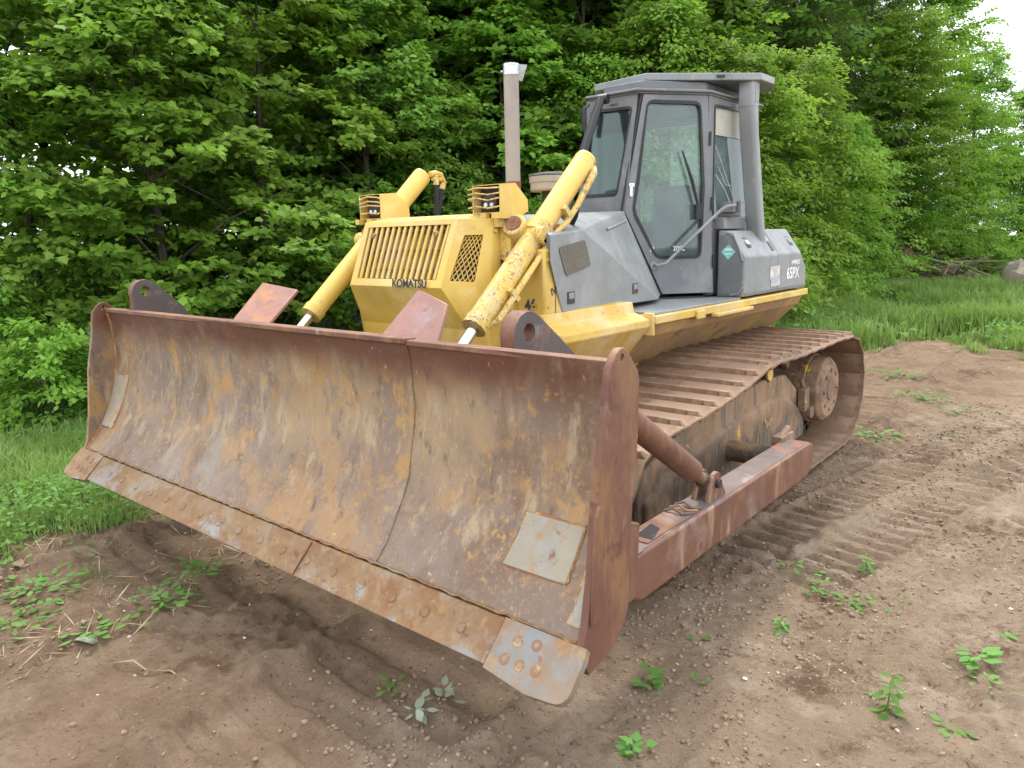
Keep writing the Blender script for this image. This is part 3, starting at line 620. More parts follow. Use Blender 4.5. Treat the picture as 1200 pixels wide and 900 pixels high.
# --- radiator guard at the front
T1 = (.35, -1.925, 1.925); B1 = (.335, -2.055, 1.605); RG = (.385, -2.070, 1.565); LO = (.43, -1.985, 1.34); T2 = (.525, -1.80, 1.925); SB = (.525, -1.85, 1.20)
mx = lambda p: (-p[0], p[1], p[2])
b = MB()
TT = (.36, -1.80, 1.955); fr = (.375, -1.928, 1.93)
def fr_in(u, v):     # point on the sloping front face: u -1..1, v 0 bottom..1 top
    z = 1.605+(1.925-1.605)*v; y = -2.055+(.130)*v; w = .335+.015*v; return Vector((u*w, y, z))
# front frame around the grille opening
outer = [(-.385, -2.070, 1.565), (.385, -2.070, 1.565), (.385, -1.925, 1.930), (-.385, -1.925, 1.930)]
inn = [(-.335, -2.056, 1.605), (.335, -2.056, 1.605), (.345, -1.937, 1.900), (-.345, -1.937, 1.900)]
dp = Vector((0, .05, 0)); vs = [*outer, *inn]+[tuple(Vector(p)+Vector((0, .035, 0))) for p in inn]
b.add(vs, [(0, 1, 5, 4), (1, 2, 6, 5), (2, 3, 7, 6), (3, 0, 4, 7), (4, 5, 9, 8), (5, 6, 10, 9), (6, 7, 11, 10), (7, 4, 8, 11)])
# top cap, receding belly, lower front
b.add([(.385, -1.925, 1.930), (-.385, -1.925, 1.930), (-.42, -1.78, 1.957), (.42, -1.78, 1.957)], [(0, 1, 2, 3)])
b.add([(.385, -2.070, 1.565), (-.385, -2.070, 1.565), (-.45, -1.93, 1.33), (.45, -1.93, 1.33)], [(0, 1, 2, 3)])
b.add([(.45, -1.93, 1.33), (-.45, -1.93, 1.33), (-.45, -1.925, .85), (.45, -1.925, .85)], [(0, 1, 2, 3)])
CH = {}
for sx in (1, -1):
    # chamfered corner with the mesh opening
    o_ = [(.385, -2.070, 1.565), (.385, -1.925, 1.930), (.525, -1.80, 1.925), (.535, -1.86, 1.20), (.45, -1.93, 1.33)]
    i_ = [(.403, -2.022, 1.600), (.418, -1.908, 1.840), (.494, -1.842, 1.840), (.490, -1.917, 1.590)]
    o3 = [Vector((p[0]*sx, p[1], p[2])) for p in o_]; i3 = [Vector((p[0]*sx, p[1], p[2])) for p in i_]
    b.add([*o3, *i3], [(0, 1, 6, 5), (1, 2, 7, 6), (2, 3, 8, 7), (3, 4, 5, 8), (4, 0, 5)])
    inw = Vector((-.03*sx, .04, 0)); b.add([*i3, *[p+inw for p in i3]], [(0, 1, 5, 4), (1, 2, 6, 5), (2, 3, 7, 6), (3, 0, 4, 7)])
    b.add([(.45*sx, -1.93, 1.33), (.535*sx, -1.86, 1.20), (.535*sx, -1.86, .85), (.45*sx, -1.925, .85)], [(0, 1, 2, 3)])
    b.add([(.525*sx, -1.80, 1.925), (.42*sx, -1.78, 1.957), (.385*sx, -1.925, 1.93)], [(0, 1, 2)])
    b.add([(.525*sx, -1.80, 1.925), (.535*sx, -1.86, 1.20), (.535*sx, -1.74, 1.20), (.525*sx, -1.74, 1.925)], [(0, 1, 2, 3)])
    b.add([(.535*sx, -1.86, 1.20), (.535*sx, -1.86, .85), (.535*sx, -1.74, .85), (.535*sx, -1.74, 1.2)], [(0, 1, 2, 3)])
    CH[sx] = i3
GU = b.build('radiator_guard', m_yel, DZ)
so = GU.modifiers.new('thick', 'SOLIDIFY'); so.thickness = .008; so.offset = -1
bv = GU.modifiers.new('bevel', 'BEVEL'); bv.width = .006; bv.segments = 2; bv.limit_method = 'ANGLE'; bv.angle_limit = R(20)
b = MB(); nb = 14
for i in range(nb):
    u = -1+2*(i+.5)/nb; p0 = fr_in(u, .0)+Vector((0, .012, 0)); p1 = fr_in(u, .93)+Vector((0, .012, 0)); p2 = fr_in(u, 1.05)+Vector((0, .05, .0))
    b.tube([p0, p0.lerp(p1, .33), p0.lerp(p1, .66), p1, p2], .0105, 8)
b.build('grille_bars', m_yel, GU)
b = MB()
for k, v_ in enumerate((.16, .5, .84)):
    a = fr_in(-.98, v_)+Vector((0, .036, 0)); c = fr_in(.98, v_)+Vector((0, .036, 0)); b.tube([a, c], .008, 6)
b.add([fr_in(-1, 0)+Vector((0, .075, 0)), fr_in(1, 0)+Vector((0, .075, 0)), fr_in(1, 1)+Vector((0, .075, 0)), fr_in(-1, 1)+Vector((0, .075, 0))], [(0, 1, 2, 3)], 1)
b.build('grille_backing', [m_yelb, m_yelb], GU)
for u, v_ in ((-.80, .78), (.72, .78)):
    b = MB(); p = fr_in(u, v_); b.tube([p+Vector((0, .01, 0)), p+Vector((0, -.012, -.004))], .014, 10); b.build('grille_bolt', m_yelb, GU)
for sx in (1, -1):
    i3 = CH[sx]; inw = Vector((-.012*sx, .014, 0)); q = [p+inw for p in i3]; b = MB()
    def S2(u, v_): return q[0].lerp(q[3], u).lerp(q[1].lerp(q[2], u), v_)
    nu, nv = 5, 6
    for i in range(-nv, nu+1):
        for sg in (1, -1):
            pts = []
            for t_ in np.linspace(0, 1, 13):
                u = (i+(t_*nv))/nu if sg > 0 else 1-(i+(t_*nv))/nu
                if -.001 <= u <= 1.001: pts.append(S2(min(max(u, 0), 1), t_))
            if len(pts) > 1: b.tube([pts[0], pts[-1]], .0032, 5)
    b.build('mesh_screen', m_yel2, GU)
    b = MB(); inw = Vector((-.045*sx, .05, 0)); b.add([p+inw for p in i3], [(0, 1, 2, 3)]); b.build('dark_depth_sheet', m_dark, GU)  # flat dark sheet stands in for the shaded depth behind the mesh
text('front_lettering', 'KOMATSU', .060, (.145, -2.0785, 1.5835), (1, 0, 0), (0, .10, 1), m_black, GU, .0015)

for sx in (1, -1):
    for (y, z) in ((-1.815, 1.86), (-1.822, 1.62), (-1.83, 1.36)):
        b = MB(); b.tube([(.527*sx, y+.03, z), (.542*sx, y+.028, z)], .010, 8); b.build('guard_bolt', m_yel2, GU)
b = MB(); b.box(.500, .5035, -1.752, -1.745, 1.1, 1.90); b.box(.796, .7975, -1.60, -1.596, 1.41, 1.74); b.build('panel_gap', m_dark, HO)
for z in (1.45, 1.70): b = MB(); b.tube([(.795, -1.66, z), (.803, -1.66, z)], .010, 8); b.build('hood_bolt', m_yel2, HO)
for y in (-1.5, -1.15, -.9): b = MB(); b.tube([(.80, y, 1.375), (.808, y, 1.375)], .010, 8); b.build('fender_bolt', m_yel2, HO)
# --- headlight housings
def housing(s, S):
    b = MB(); x0, x1 = .385, .585
    out = [(-1.80, 2.105), (-1.67, 2.115), (-1.565, 2.03), (-1.56, 1.965), (-1.66, 1.93), (-1.80, 1.955)]
    for a_, b_ in ((x0, x0+.006), (x1-.006, x1)): yz(out, a_, b_, mb=b)
    b.add([(x, y, z) for x in (x0+.002, x1-.002) for y, z in out], [(0, 1, 7, 6), (1, 2, 8, 7), (2, 3, 9, 8), (3, 4, 10, 9), (4, 5, 11, 10)])
    b.box(x1-.03, x1+.002, -1.84, -1.66, 1.925, 1.955); b.box(.46, .50, -1.82, -1.79, 1.93, 1.958)
    H = S(b).build('headlight_housing', m_yel, DZ); so = H.modifiers.new('t', 'SOLIDIFY'); so.thickness = .004
    b = MB(); b.box(x0+.012, x1-.012, -1.74, -1.70, 1.96, 2.10); S(b).build('housing_inside', m_dark, H)
    b = MB(); b.box(.43, .535, -1.775, -1.70, 1.965, 2.055); LM = S(b).build('headlight', m_black, H, .012)
    for x in (.462, .505):
        b = MB(); b.tube([(x, -1.770, 2.000), (x, -1.780, 2.000)], [.016, .012], 16); S(b).build('lamp_lens', m_lamp, LM)
    b = MB()
    for k, z in enumerate((2.082, 2.055, 2.03, 1.985)):
        j = .006*math.sin(k*5+s); b.tube([(x0+.004, -1.80, z+j), (x0-.004, -1.83, z), (.45, -1.845+j, z+.006), (.53, -1.84, z-.004+j), (x1-.004, -1.80, z+.004)], .0045, 6)
    S(b).build('lamp_guard', m_cyl, H)
sided(housing)
b = MB(); b.box(.50, .56, -1.79, -1.70, 1.88, 1.93); b.tube([(.563, -1.745, 1.90), (.557, -1.745, 1.90)], .014, 12); b.build('mount_block', m_yel, HO, .004)

# --- lift cylinders
def cylinder(s, S):
    X0 = .69; a = Vector((X0, -1.135, 2.275)); d = (Vector((X0, -2.150, 1.375))-a).normalized(); L = (Vector((X0, -2.150, 1.375))-a).length
    b = MB(); b.tube([a, a+d*.012, a+d*.03], [.045, .062, .066], 26)
    b.tube([a+d*.03, a+d*(L*.46)], .064, 28, cap=False)
    P = a+d*(L*.46)
    CY = S(b).build('lift_cylinder', m_cylc, DZ)
    b = MB(); b.tube([P-d*.03, P-d*.025, P+d*.05, P+d*.055], [.064, .076, .076, .062], 28); b.tube([P+d*.05, a+d*(L-.055)], .0615, 28, cap=False)
    b.tube([a+d*(L-.06), a+d*(L-.055), a+d*L], [.062, .069, .066], 26)
    S(b).build('cylinder_barrel', m_cyl if s > 0 else m_cylc, CY)
    b = MB(); b.tube([a+d*(L-.01), a+d*(L+.55)], .029, 20); S(b).build('cylinder_rod', m_chrome, CY)
    # trunnion yoke and its bearing cap
    c = Vector((.60, -1.685, 1.865)); n_ = Vector((.25, -.78, .57)).normalized()
    b = MB(); b.tube([(.50, -1.66, 1.83), (.78, -1.66, 1.83)], .050, 18); b.box(.52, .60, -1.74, -1.58, 1.70, 1.90)
    b.tube([c-n_*.03, c+n_*.05, c+n_*.058], [.075, .068, .060], 22)
    S(b).build('trunnion_yoke', m_cyl, CY, .006)
    b = MB(); b.tube([c+n_*.055, c+n_*.066], [.047, .044], 20); S(b).build('bearing_cap', m_exr, CY)
    b = MB(); sd_ = Vector((.075, .035, -.03))
    q = [a+d*.02+Vector((.035, .03, -.05)), a+d*.10+sd_, a+d*.35+sd_+Vector((.0, .02, -.02)), a+d*.50+sd_+Vector((0, .02, -.02)), a+d*.60+sd_*1.0, a+d*.78+sd_, a+d*(L-.10)+sd_, a+d*(L-.04)+Vector((.03, .03, -.03))]
    b.tube(q, [.022, .022, .018, .017, .017, .017, .017, .015], 10)
    for f in (.33, .52, .80): b.obox(a+d*f*L+sd_*.8, Vector((.03, 0, 0)), d*.015, Vector((0, .03, -.03)))
    S(b).build('hydraulic_pipe', m_cyl, CY)
    b = MB(); q = [a+d*.30+Vector((.05, .06, -.06)), a+d*.36+Vector((.02, .12, -.10)), Vector((.62, -1.22, 1.86)), Vector((.56, -1.3, 1.80))]
    b.tube(q, .018, 10); S(b).build('hydraulic_hose', m_rubber, CY)
    # pipe elbow at the top end
    b = MB(); 
    if s < 0:
        e = a+Vector((-.05, .02, -.0)); b.tube([e, e+Vector((0, .05, .01)), e+Vector((0, .10, .0)), e+Vector((0, .13, -.05)), e+Vector((0, .11, -.10))], .02, 10)
        b.tube([e+Vector((.0, .05, .0)), e+Vector((.0, .055, -.07))], .022, 10); b.tube([e+Vector((0, .02, -.03)), e+Vector((0, .12, -.03))], .015, 8)
        S(b).build('pipe_elbow', m_cyl, CY)
        b = MB(); b.tube([e+Vector((0, .055, -.07)), e+Vector((0, .05, -.24)), e+Vector((.02, .03, -.42))], .019, 10); b.tube([e+Vector((0, .11, -.10)), e+Vector((0, .06, -.27)), e+Vector((.02, .0, -.42))], .019, 10)
        S(b).build('hydraulic_hose', m_rubber, CY)
    else:
        b.tube([a+d*.06+Vector((-.06, 0, .0)), a+d*.06+Vector((.06, 0, 0))], .03, 12); S(b).build('end_boss', m_cylc, CY)
    for t_ in (.40, .43):
        if s > 0:
            b = MB(); q = a+d*L*t_+Vector((.06, .045, -.05)); b.tube([q, q+Vector((0, -.06, -.02))], .028, 10); b.tube([q+Vector((.0, .03, -.01)), q+Vector((0, -.02, -.05))], .02, 8); S(b).build('pipe_fitting', m_exr, CY)
sided(cylinder)

# --- exhaust and intake
b = MB(); cx, cy = -.012, -.965
b.tube([(cx, cy, 1.93), (cx, cy, 2.205), (cx, cy, 2.86)], .049, 28, cap=True); EX = b.build('exhaust_pipe', m_exh, DZ)
b = MB(); b.tube([(cx, cy, 1.93), (cx, cy, 2.10), (cx, cy, 2.11)], [.070, .068, .055], 26); b.tube([(cx, cy, 2.15), (cx, cy, 2.19)], .0515, 26); b.build('exhaust_flange', m_exr, EX)
b = MB(); b.tube([(cx, cy, 2.855), (cx, cy, 2.915)], .052, 28, cap=False); b.tube([(cx-.066, cy-.02, 2.885), (cx-.048, cy-.02, 2.885)], .008, 8); b.build('clamp_band', m_steel, EX)
b = MB(); b.tube([(cx, cy, 2.912), (cx, cy, 2.925)], .053, 28); b.prism([(-.05, 0), (.05, 0), (.045, -.10), (-.03, -.085)], (cx+.052, cy+.03, 2.92), (.5, .8, 0), (.28, .12, 1), (.004, -.002, 0)); b.build('rain_cap', m_steel, EX)
b = MB(); c0 = (-.02, -.52)
b.tube([(*c0, 2.145), (*c0, 2.155), (*c0, 2.20)], [.145, .155, .155], 36); b.tube([(*c0, 2.20), (*c0, 2.205), (*c0, 2.245), (*c0, 2.25)], [.155, .162, .165, .15], 36)
PC = b.build('air_intake_bowl', m_cream, DZ)
b = MB(); b.tube([(*c0, 2.25), (*c0, 2.262), (*c0, 2.272)], [.168, .168, .10], 36); b.build('bowl_cap', m_greyd, PC)
b = MB(); b.tube([(*c0, 1.90), (*c0, 2.15)], .075, 20); b.build('bowl_neck', m_dark, PC)

# --- grey side panels beside the hood
def sidepanel(s, S):
    b = MB()
    vs = [(.80, -1.534, 1.399), (.632, -.133, 1.371), (.773, -1.308, 1.861), (.815, -1.658, 1.834), (.50, -1.60, 1.40), (.50, -1.62, 1.95), (.300, -.075, 2.005), (.480, .170, 1.375), (.818, -1.679, 1.695)]
    b.add(vs, [(0, 1, 2, 3, 8), (1, 7, 6, 2), (2, 6, 5, 3), (8, 3, 5, 4, 0), (0, 4, 7, 1), (4, 5, 6, 7)])
    SP = S(b).build('engine_side_panel', m_grey, DZ, .008, smooth=False)
    # the panel's outer plane: screen, latches
    A = Vector(vs[0]); U = (Vector(vs[1])-A).normalized(); V_2 = Vector((0, 0, 1)); n_ = U.cross(V_2).normalized()
    if n_.x < 0: n_ = -n_
    def at(y, z): k = (y-A.y)/U.y; return Vector((A.x+U.x*k, y, z))
    def quad(pts, th, name, mat, par, bev=0):
        b = MB(); P2 = [at(y, z)+n_*.0015 for y, z in pts]; b.add([*P2, *[p+n_*th for p in P2]], [tuple(range(len(pts))), tuple(reversed(range(len(pts), 2*len(pts))))]+[(i, (i+1) % len(pts), (i+1) % len(pts)+len(pts), i+len(pts)) for i in range(len(pts))])
        return S(b).build(name, mat, par, bev)
    quad(rpoly([(-1.585, 1.765), (-1.276, 1.803), (-1.201, 1.654), (-1.502, 1.605)], .025), .004, 'vent_screen', m_mesh, SP)
    for (y, z) in ((-1.444, 1.483), (-.555, 1.478)):
        LT = quad([(y-.04, z-.034), (y+.04, z-.034), (y+.04, z+.034), (y-.04, z+.034)], .004, 'panel_latch', m_dark, SP)
        quad([(y-.03, z-.006), (y+.03, z-.006), (y+.03, z+.028), (y-.03, z+.028)], .007, 'latch_paddle', m_grey, LT, .002)
    b = MB(); b.tube([(.735, -.98, 1.86), (.725, -.90, 1.875), (.60, -.55, 1.915), (.55, -.48, 1.92)], .010, 8); S(b).build('grab_handle', m_greyd, SP)
sided(sidepanel)

# --- the cab: six-sided, a window in every wall
def wall(name, O, U, out, win, mat, par, th=.035, glassm=m_glass, V=(0, 0, 1), seal=True, r=.045, flip=1):
    O = Vector(O); U = Vector(U).normalized(); V = Vector(V); W = U.cross(V).normalized()*flip   # W points outwards
    wr = rpoly(win, r) if win else []
    b = MB().prism(out, O, U, V, W*-th, [wr] if win else []); o = b.build(name, mat, par, .003)
    if win:
        if seal:
            b = MB().prism(rpoly(offs(win, -.012), r+.006), O+W*-.010, U, V, W*.016, [rpoly(offs(win, .014), r-.008)]); b.build('window_seal', m_black, o, .003)
        b = MB().prism(wr, O-W*.016, U, V, W*-.005); b.build('window_pane', glassm, o, smooth=False)
    return o, O, U, V, W
c_ft = Vector((.36, .03, 0)); Ud = Vector((.597, .802, 0))
CAB = empty('cab', (.09, .4, 1.35)); CAB.parent = DZ
def to_cab(o): o.parent = CAB; o.location = Vector(o.location)-Vector((.09, .4, 1.35)); return o
# left door
dout = [(.032, 2.822), (-.112, 2.012), (.206, 1.382), (.632, 1.380), (.541, 2.826)]
dwin = [(.062, 2.772), (.118, 2.776), (.40, 2.773), (.478, 2.745), (.522, 2.168), (.514, 1.665), (.180, 1.66), (.086, 1.715), (-.036, 1.986), (-.001, 2.26), (.030, 2.51)]
dwin = [(.063, 2.775), (.480, 2.772), (.522, 2.168), (.514, 1.655), (.150, 1.660), (-.040, 2.000), (-.001, 2.26)]
DOOR, Od, U_, V__, Wd = wall('cab_door', c_ft, Ud, dout, dwin, m_door, DZ, .04, r=.05)
b = MB(); dp_ = lambda s_, z, o_=0: c_ft+Ud*s_+Vector((0, 0, z))+Wd*o_
edge = [(.020, 2.835), (-.125, 2.012), (.198, 1.372)]
b.tube([dp_(*e, -.012) for e in edge], .011, 6); b.build('door_gap_seal', m_black, DOOR)
b = MB(); b.obox(dp_(-.062, 2.15, .012), Ud*.010+Vector((0, 0, .0)), (0, 0, .045), Wd*.008); b.obox(dp_(-.058, 2.188, .014), Ud*.020, (0, 0, .012), Wd*.006)
b.build('door_handle', m_white, DOOR, .003)
b = MB(); b.tube([dp_(.335, 2.43, .02), dp_(.41, 2.23, .03), dp_(.475, 2.02, .03)], [.006, .014, .011], 8); b.obox(dp_(.475, 1.99, .02), Ud*.022, (0, 0, .055), Wd*.02)
b.build('wiper', m_black, DOOR)
for z in (2.52, 2.05, 1.62): b = MB(); b.tube([dp_(.548+(2.8-z)*.06, z-.05, .008), dp_(.548+(2.8-z)*.06, z+.05, .008)], .009, 8); b.build('hinge', m_black, DOOR)
text('glass_marking', '208L', .050, dp_(.335, 1.722, .0), Ud, (0, 0, 1), m_white, DOOR, .0005)
text('glass_marking', '2S', .045, dp_(.118, 1.72, .0), (0, 0, 1), -Ud, m_white, DOOR, .0005)
# mirrored right door, a little less splayed
r_ft = Vector((-.10, .03, 0)); Ur = Vector((-.40, .80, 0)).normalized()
wall('cab_wall', r_ft, Ur, [(0, 2.83), (-.02, 1.40), (.80, 1.40), (.76, 2.83)], [(.05, 2.77), (.70, 2.77), (.73, 1.62), (.06, 1.62)], m_greyd, CAB, flip=-1)
# windshield
Vf = Vector((0, .1098, 1.0))
fw_ = wall('cab_wall', (0, -.062-2.012*.1098, 0), (1, 0, 0), [(-.085, 2.86), (.345, 2.845), (.300, 1.99), (-.12, 1.99)], [(-.045, 2.745), (.305, 2.735), (.222, 2.125), (-.075, 2.125)], m_greyd, CAB, glassm=m_glassf, V=Vf, r=.03)[0]
b = MB()
b.obox((.15, .0165, 2.776), (.03, 0, 0), (0, .004, 0), (0, 0, .004))
b.build('rust_spot', m_exr, fw_)
# rear side walls and back
wall('cab_wall', (.690, .470, 0), (.035, 1, 0), [(0, 2.828), (.06, 1.36), (.86, 1.36), (.83, 2.84)], [(.09, 2.765), (.76, 2.785), (.78, 1.93), (.11, 1.93)], m_greyd, CAB, r=.03)
b = MB().prism([(.10, 2.755), (.755, 2.775), (.765, 2.565), (.105, 2.56)], (.682, .470, 0), (.035, 1, 0), (0, 0, 1), (-.004, 0, 0)); b.build('window_panel', m_tan, CAB)  # cream sheet across the top of the rear side window, outside the pane
b = MB(); b.tube([(.682, .60, 2.50), (.690, .72, 2.36), (.698, .83, 2.22), (.700, .93, 2.12)], .0018, 4); b.tube([(.690, .62, 2.27), (.698, .78, 2.16), (.70, .93, 2.02)], .0022, 4); b.tube([(.688, .66, 2.33), (.696, .80, 2.20), (.699, .9, 2.2)], .0015, 4)
b.build('glass_crack', m_white, CAB)
wall('cab_wall', (-.455, .690, 0), (0, 1, 0), [(0, 2.83), (0, 1.36), (.64, 1.36), (.62, 2.84)], [(.07, 2.77), (.56, 2.78), (.56, 1.93), (.08, 1.93)], m_greyd, CAB, flip=-1, r=.03)
wall('cab_wall', (-.455, 1.32, 0), (1, 0, 0), [(0, 2.84), (0, 1.36), (1.16, 1.36), (1.15, 2.84)], [(.08, 2.78), (1.07, 2.78), (1.07, 1.95), (.08, 1.95)], m_greyd, CAB, flip=-1, r=.03)
# ceiling slab with the door-top lip, and cab floor
top = [(-.07, .02), (.355, .015), (.70, .468), (.735, 1.33), (-.47, 1.33), (-.47, .69)]
lip = [(-.085, -.005), (.362, -.012), (.715, .452), (.755, 1.35), (-.49, 1.35), (-.49, .68)]
b = MB().prism(top, (0, 0, 2.826), (1, 0, 0), (0, 1, 0), (0, 0, .03)); b.prism(lip, (0, 0, 2.840), (1, 0, 0), (0, 1, 0), (0, 0, .018)); b.prism([(-.05, .2), (.3, .2), (.6, .6), (.6, 1.2), (-.4, 1.2), (-.4, .7)], (0, 0, 2.858), (1, 0, 0), (0, 1, 0), (0, 0, .09))
b.build('cab_top', m_greyd, CAB, .005)
b = MB().prism(top, (0, 0, 1.346), (1, 0, 0), (0, 1, 0), (0, 0, .012)); b.build('cab_floor', m_black, CAB)
b = MB(); b.box(-.10, .30, -.02, .10, 1.36, 1.98); b.box(-.05, .26, .08, .22, 1.75, 2.05); DS = b.build('dashboard', m_black, CAB, .02)
b = MB(); b.box(-.10, .36, .60, 1.02, 1.62, 1.76); b.obox((.13, 1.04, 1.98), (.20, 0, 0), (0, .06, 0), (0, .05, .26)); b.box(-.02, .28, .68, .95, 1.36, 1.62)
b.build('driver_seat', m_seat, CAB, .04, seg=3)
b = MB(); b.box(-.24, -.14, .45, 1.0, 1.36, 1.90); b.box(.42, .50, .55, 1.0, 1.36, 1.86)
for x, y in ((-.19, .55), (-.19, .7), (.46, .62)): b.tube([(x, y, 1.86), (x+.02, y-.03, 2.02)], .012, 8); b.ball((x+.02, y-.03, 2.04), .028, 8)
b.build('control_lever', m_black, CAB, .01)
# wiring, cowl below the windscreen
b = MB(); b.box(-.16, .30, -.35, -.05, 1.90, 1.995); b.build('cowl', m_greyd, CAB, .01)
b = MB(); b.tube([(.10, -.12, 2.80), (.10, -.25, 2.57), (.10, -.47, 2.19), (.10, -.58, 2.0)], .013, 10); b.tube([(.135, -.12, 2.80), (.14, -.28, 2.54), (.145, -.48, 2.19), (.15, -.58, 2.0)], [.026]*4, 12)
b.tube([(.10, -.10, 2.80), (.17, -.09, 2.80)], .035, 12)
b.build('windshield_strut', m_black, CAB)
b = MB(); b.prism(rpoly([(-.02, -.09), (.02, -.09), (.02, .09), (-.02, .09)], .02), (-.055, -.07, 2.68), (.8, .5, 0), (0, 0, 1), (.02, -.02, 0)); b.tube([(-.08, -.09, 2.70), (-.05, .0, 2.80)], .007, 6); b.build('wing_mirror', m_black, CAB, .004)
for o in list(CAB.children):
    if o.type == 'MESH': o.location = (-.09, -.4, -1.35)

# grab rail across the door
Wn = Wd
b = MB(); rail = [dp_(.128, 1.602, .0), dp_(.135, 1.602, .05), dp_(.20, 1.615, .065), dp_(.225, 1.64, .07), dp_(.62, 1.995, .09), dp_(.67, 2.025, .09), dp_(.76, 2.035, .06)]
b.tube(rail, .0125, 12); b.tube([dp_(.128, 1.602, -.005), dp_(.128, 1.602, .012)], .03, 12)
GR = b.build('grab_rail', m_grey, DZ)
b = MB(); b.box(.74, .84, .62, .70, 1.985, 2.06); b.tube([(.74, .66, 1.97), (.86, .70, 1.97)], .022, 10); b.obox((.86, .72, 2.01), (.012, 0, 0), (0, .04, 0), (0, 0, .06)); b.tube([(.78, .64, 2.04), (.85, .74, 2.06), (.86, .75, 1.98)], .014, 8)
b.build('rail_bracket', m_greyd, GR, .004)
b = MB(); b.box(.60, .78, .60, 1.0, 1.86, 1.95); b.build('rail_shelf', m_greyd, GR, .006)

# --- canopy roof over the cab and its two posts
roof = [(-.215, .315), (.290, .235), (.925, .855), (.930, 1.10), (.82, 1.36), (-.70, 1.42), (-.70, 1.28)]
b = MB().prism(roof, (0, 0, 2.953), (1, 0, 0), (0, 1, 0), (0, 0, .052))
RF = b.build('canopy_roof', m_grey, DZ, .006)
b = MB(); b.obox((.70, .635, 2.995), Vector((.77, .64, 0))*.035, Vector((.64, -.77, 0))*.012, (0, 0, .010)); b.obox((.70, .63, 2.980), Vector((.77, .64, 0))*.028, Vector((.64, -.77, 0))*.010, (0, 0, .008), 1); b.build('roof_hook', [m_grey, m_dark], RF)
def post(x0, y0, xt, name='canopy_post'):
    b = MB(); ring = []
    sec = rpoly([(-.060, -.052), (.046, -.052), (.060, -.024), (.060, .052), (-.060, .052)], .016, 3)
    lv = [(x0, y0+.02, 2.955), (x0, y0+.02, 2.78), (x0, y0+.05, 2.60), (x0+.0, y0+.25, 1.90), (x0+.0, y0+.33, 1.62)]
    n = len(sec); vs = [(c[0]+p[0]*xt, c[1]+p[1], c[2]) for c in lv for p in sec]
    fs = [(k*n+i, k*n+(i+1) % n, (k+1)*n+(i+1) % n, (k+1)*n+i) for k in range(len(lv)-1) for i in range(n)]+[tuple(range(n)), tuple(range((len(lv)-1)*n, len(lv)*n))]
    b.add(vs, fs); o = b.build(name, m_grey, RF)
    b = MB(); c = lv[1]; b.add([(c[0]+p[0]*1.05*xt, c[1]+p[1]*1.05, z) for z in (2.775, 2.95) for p in sec], [(i, (i+1) % n, (i+1) % n+n, i+n) for i in range(n)]); 
    b.tube([(x0+.063*xt, c[1]-.02, 2.93), (x0+.063*xt, c[1]-.02, 2.80)], .006, 6); b.tube([(x0+.063*xt, c[1]+.02, 2.93), (x0+.063*xt, c[1]+.02, 2.80)], .006, 6); b.build('post_collar', m_grey, o)
post(.822, .855, 1); post(-.62, 1.10, -1)

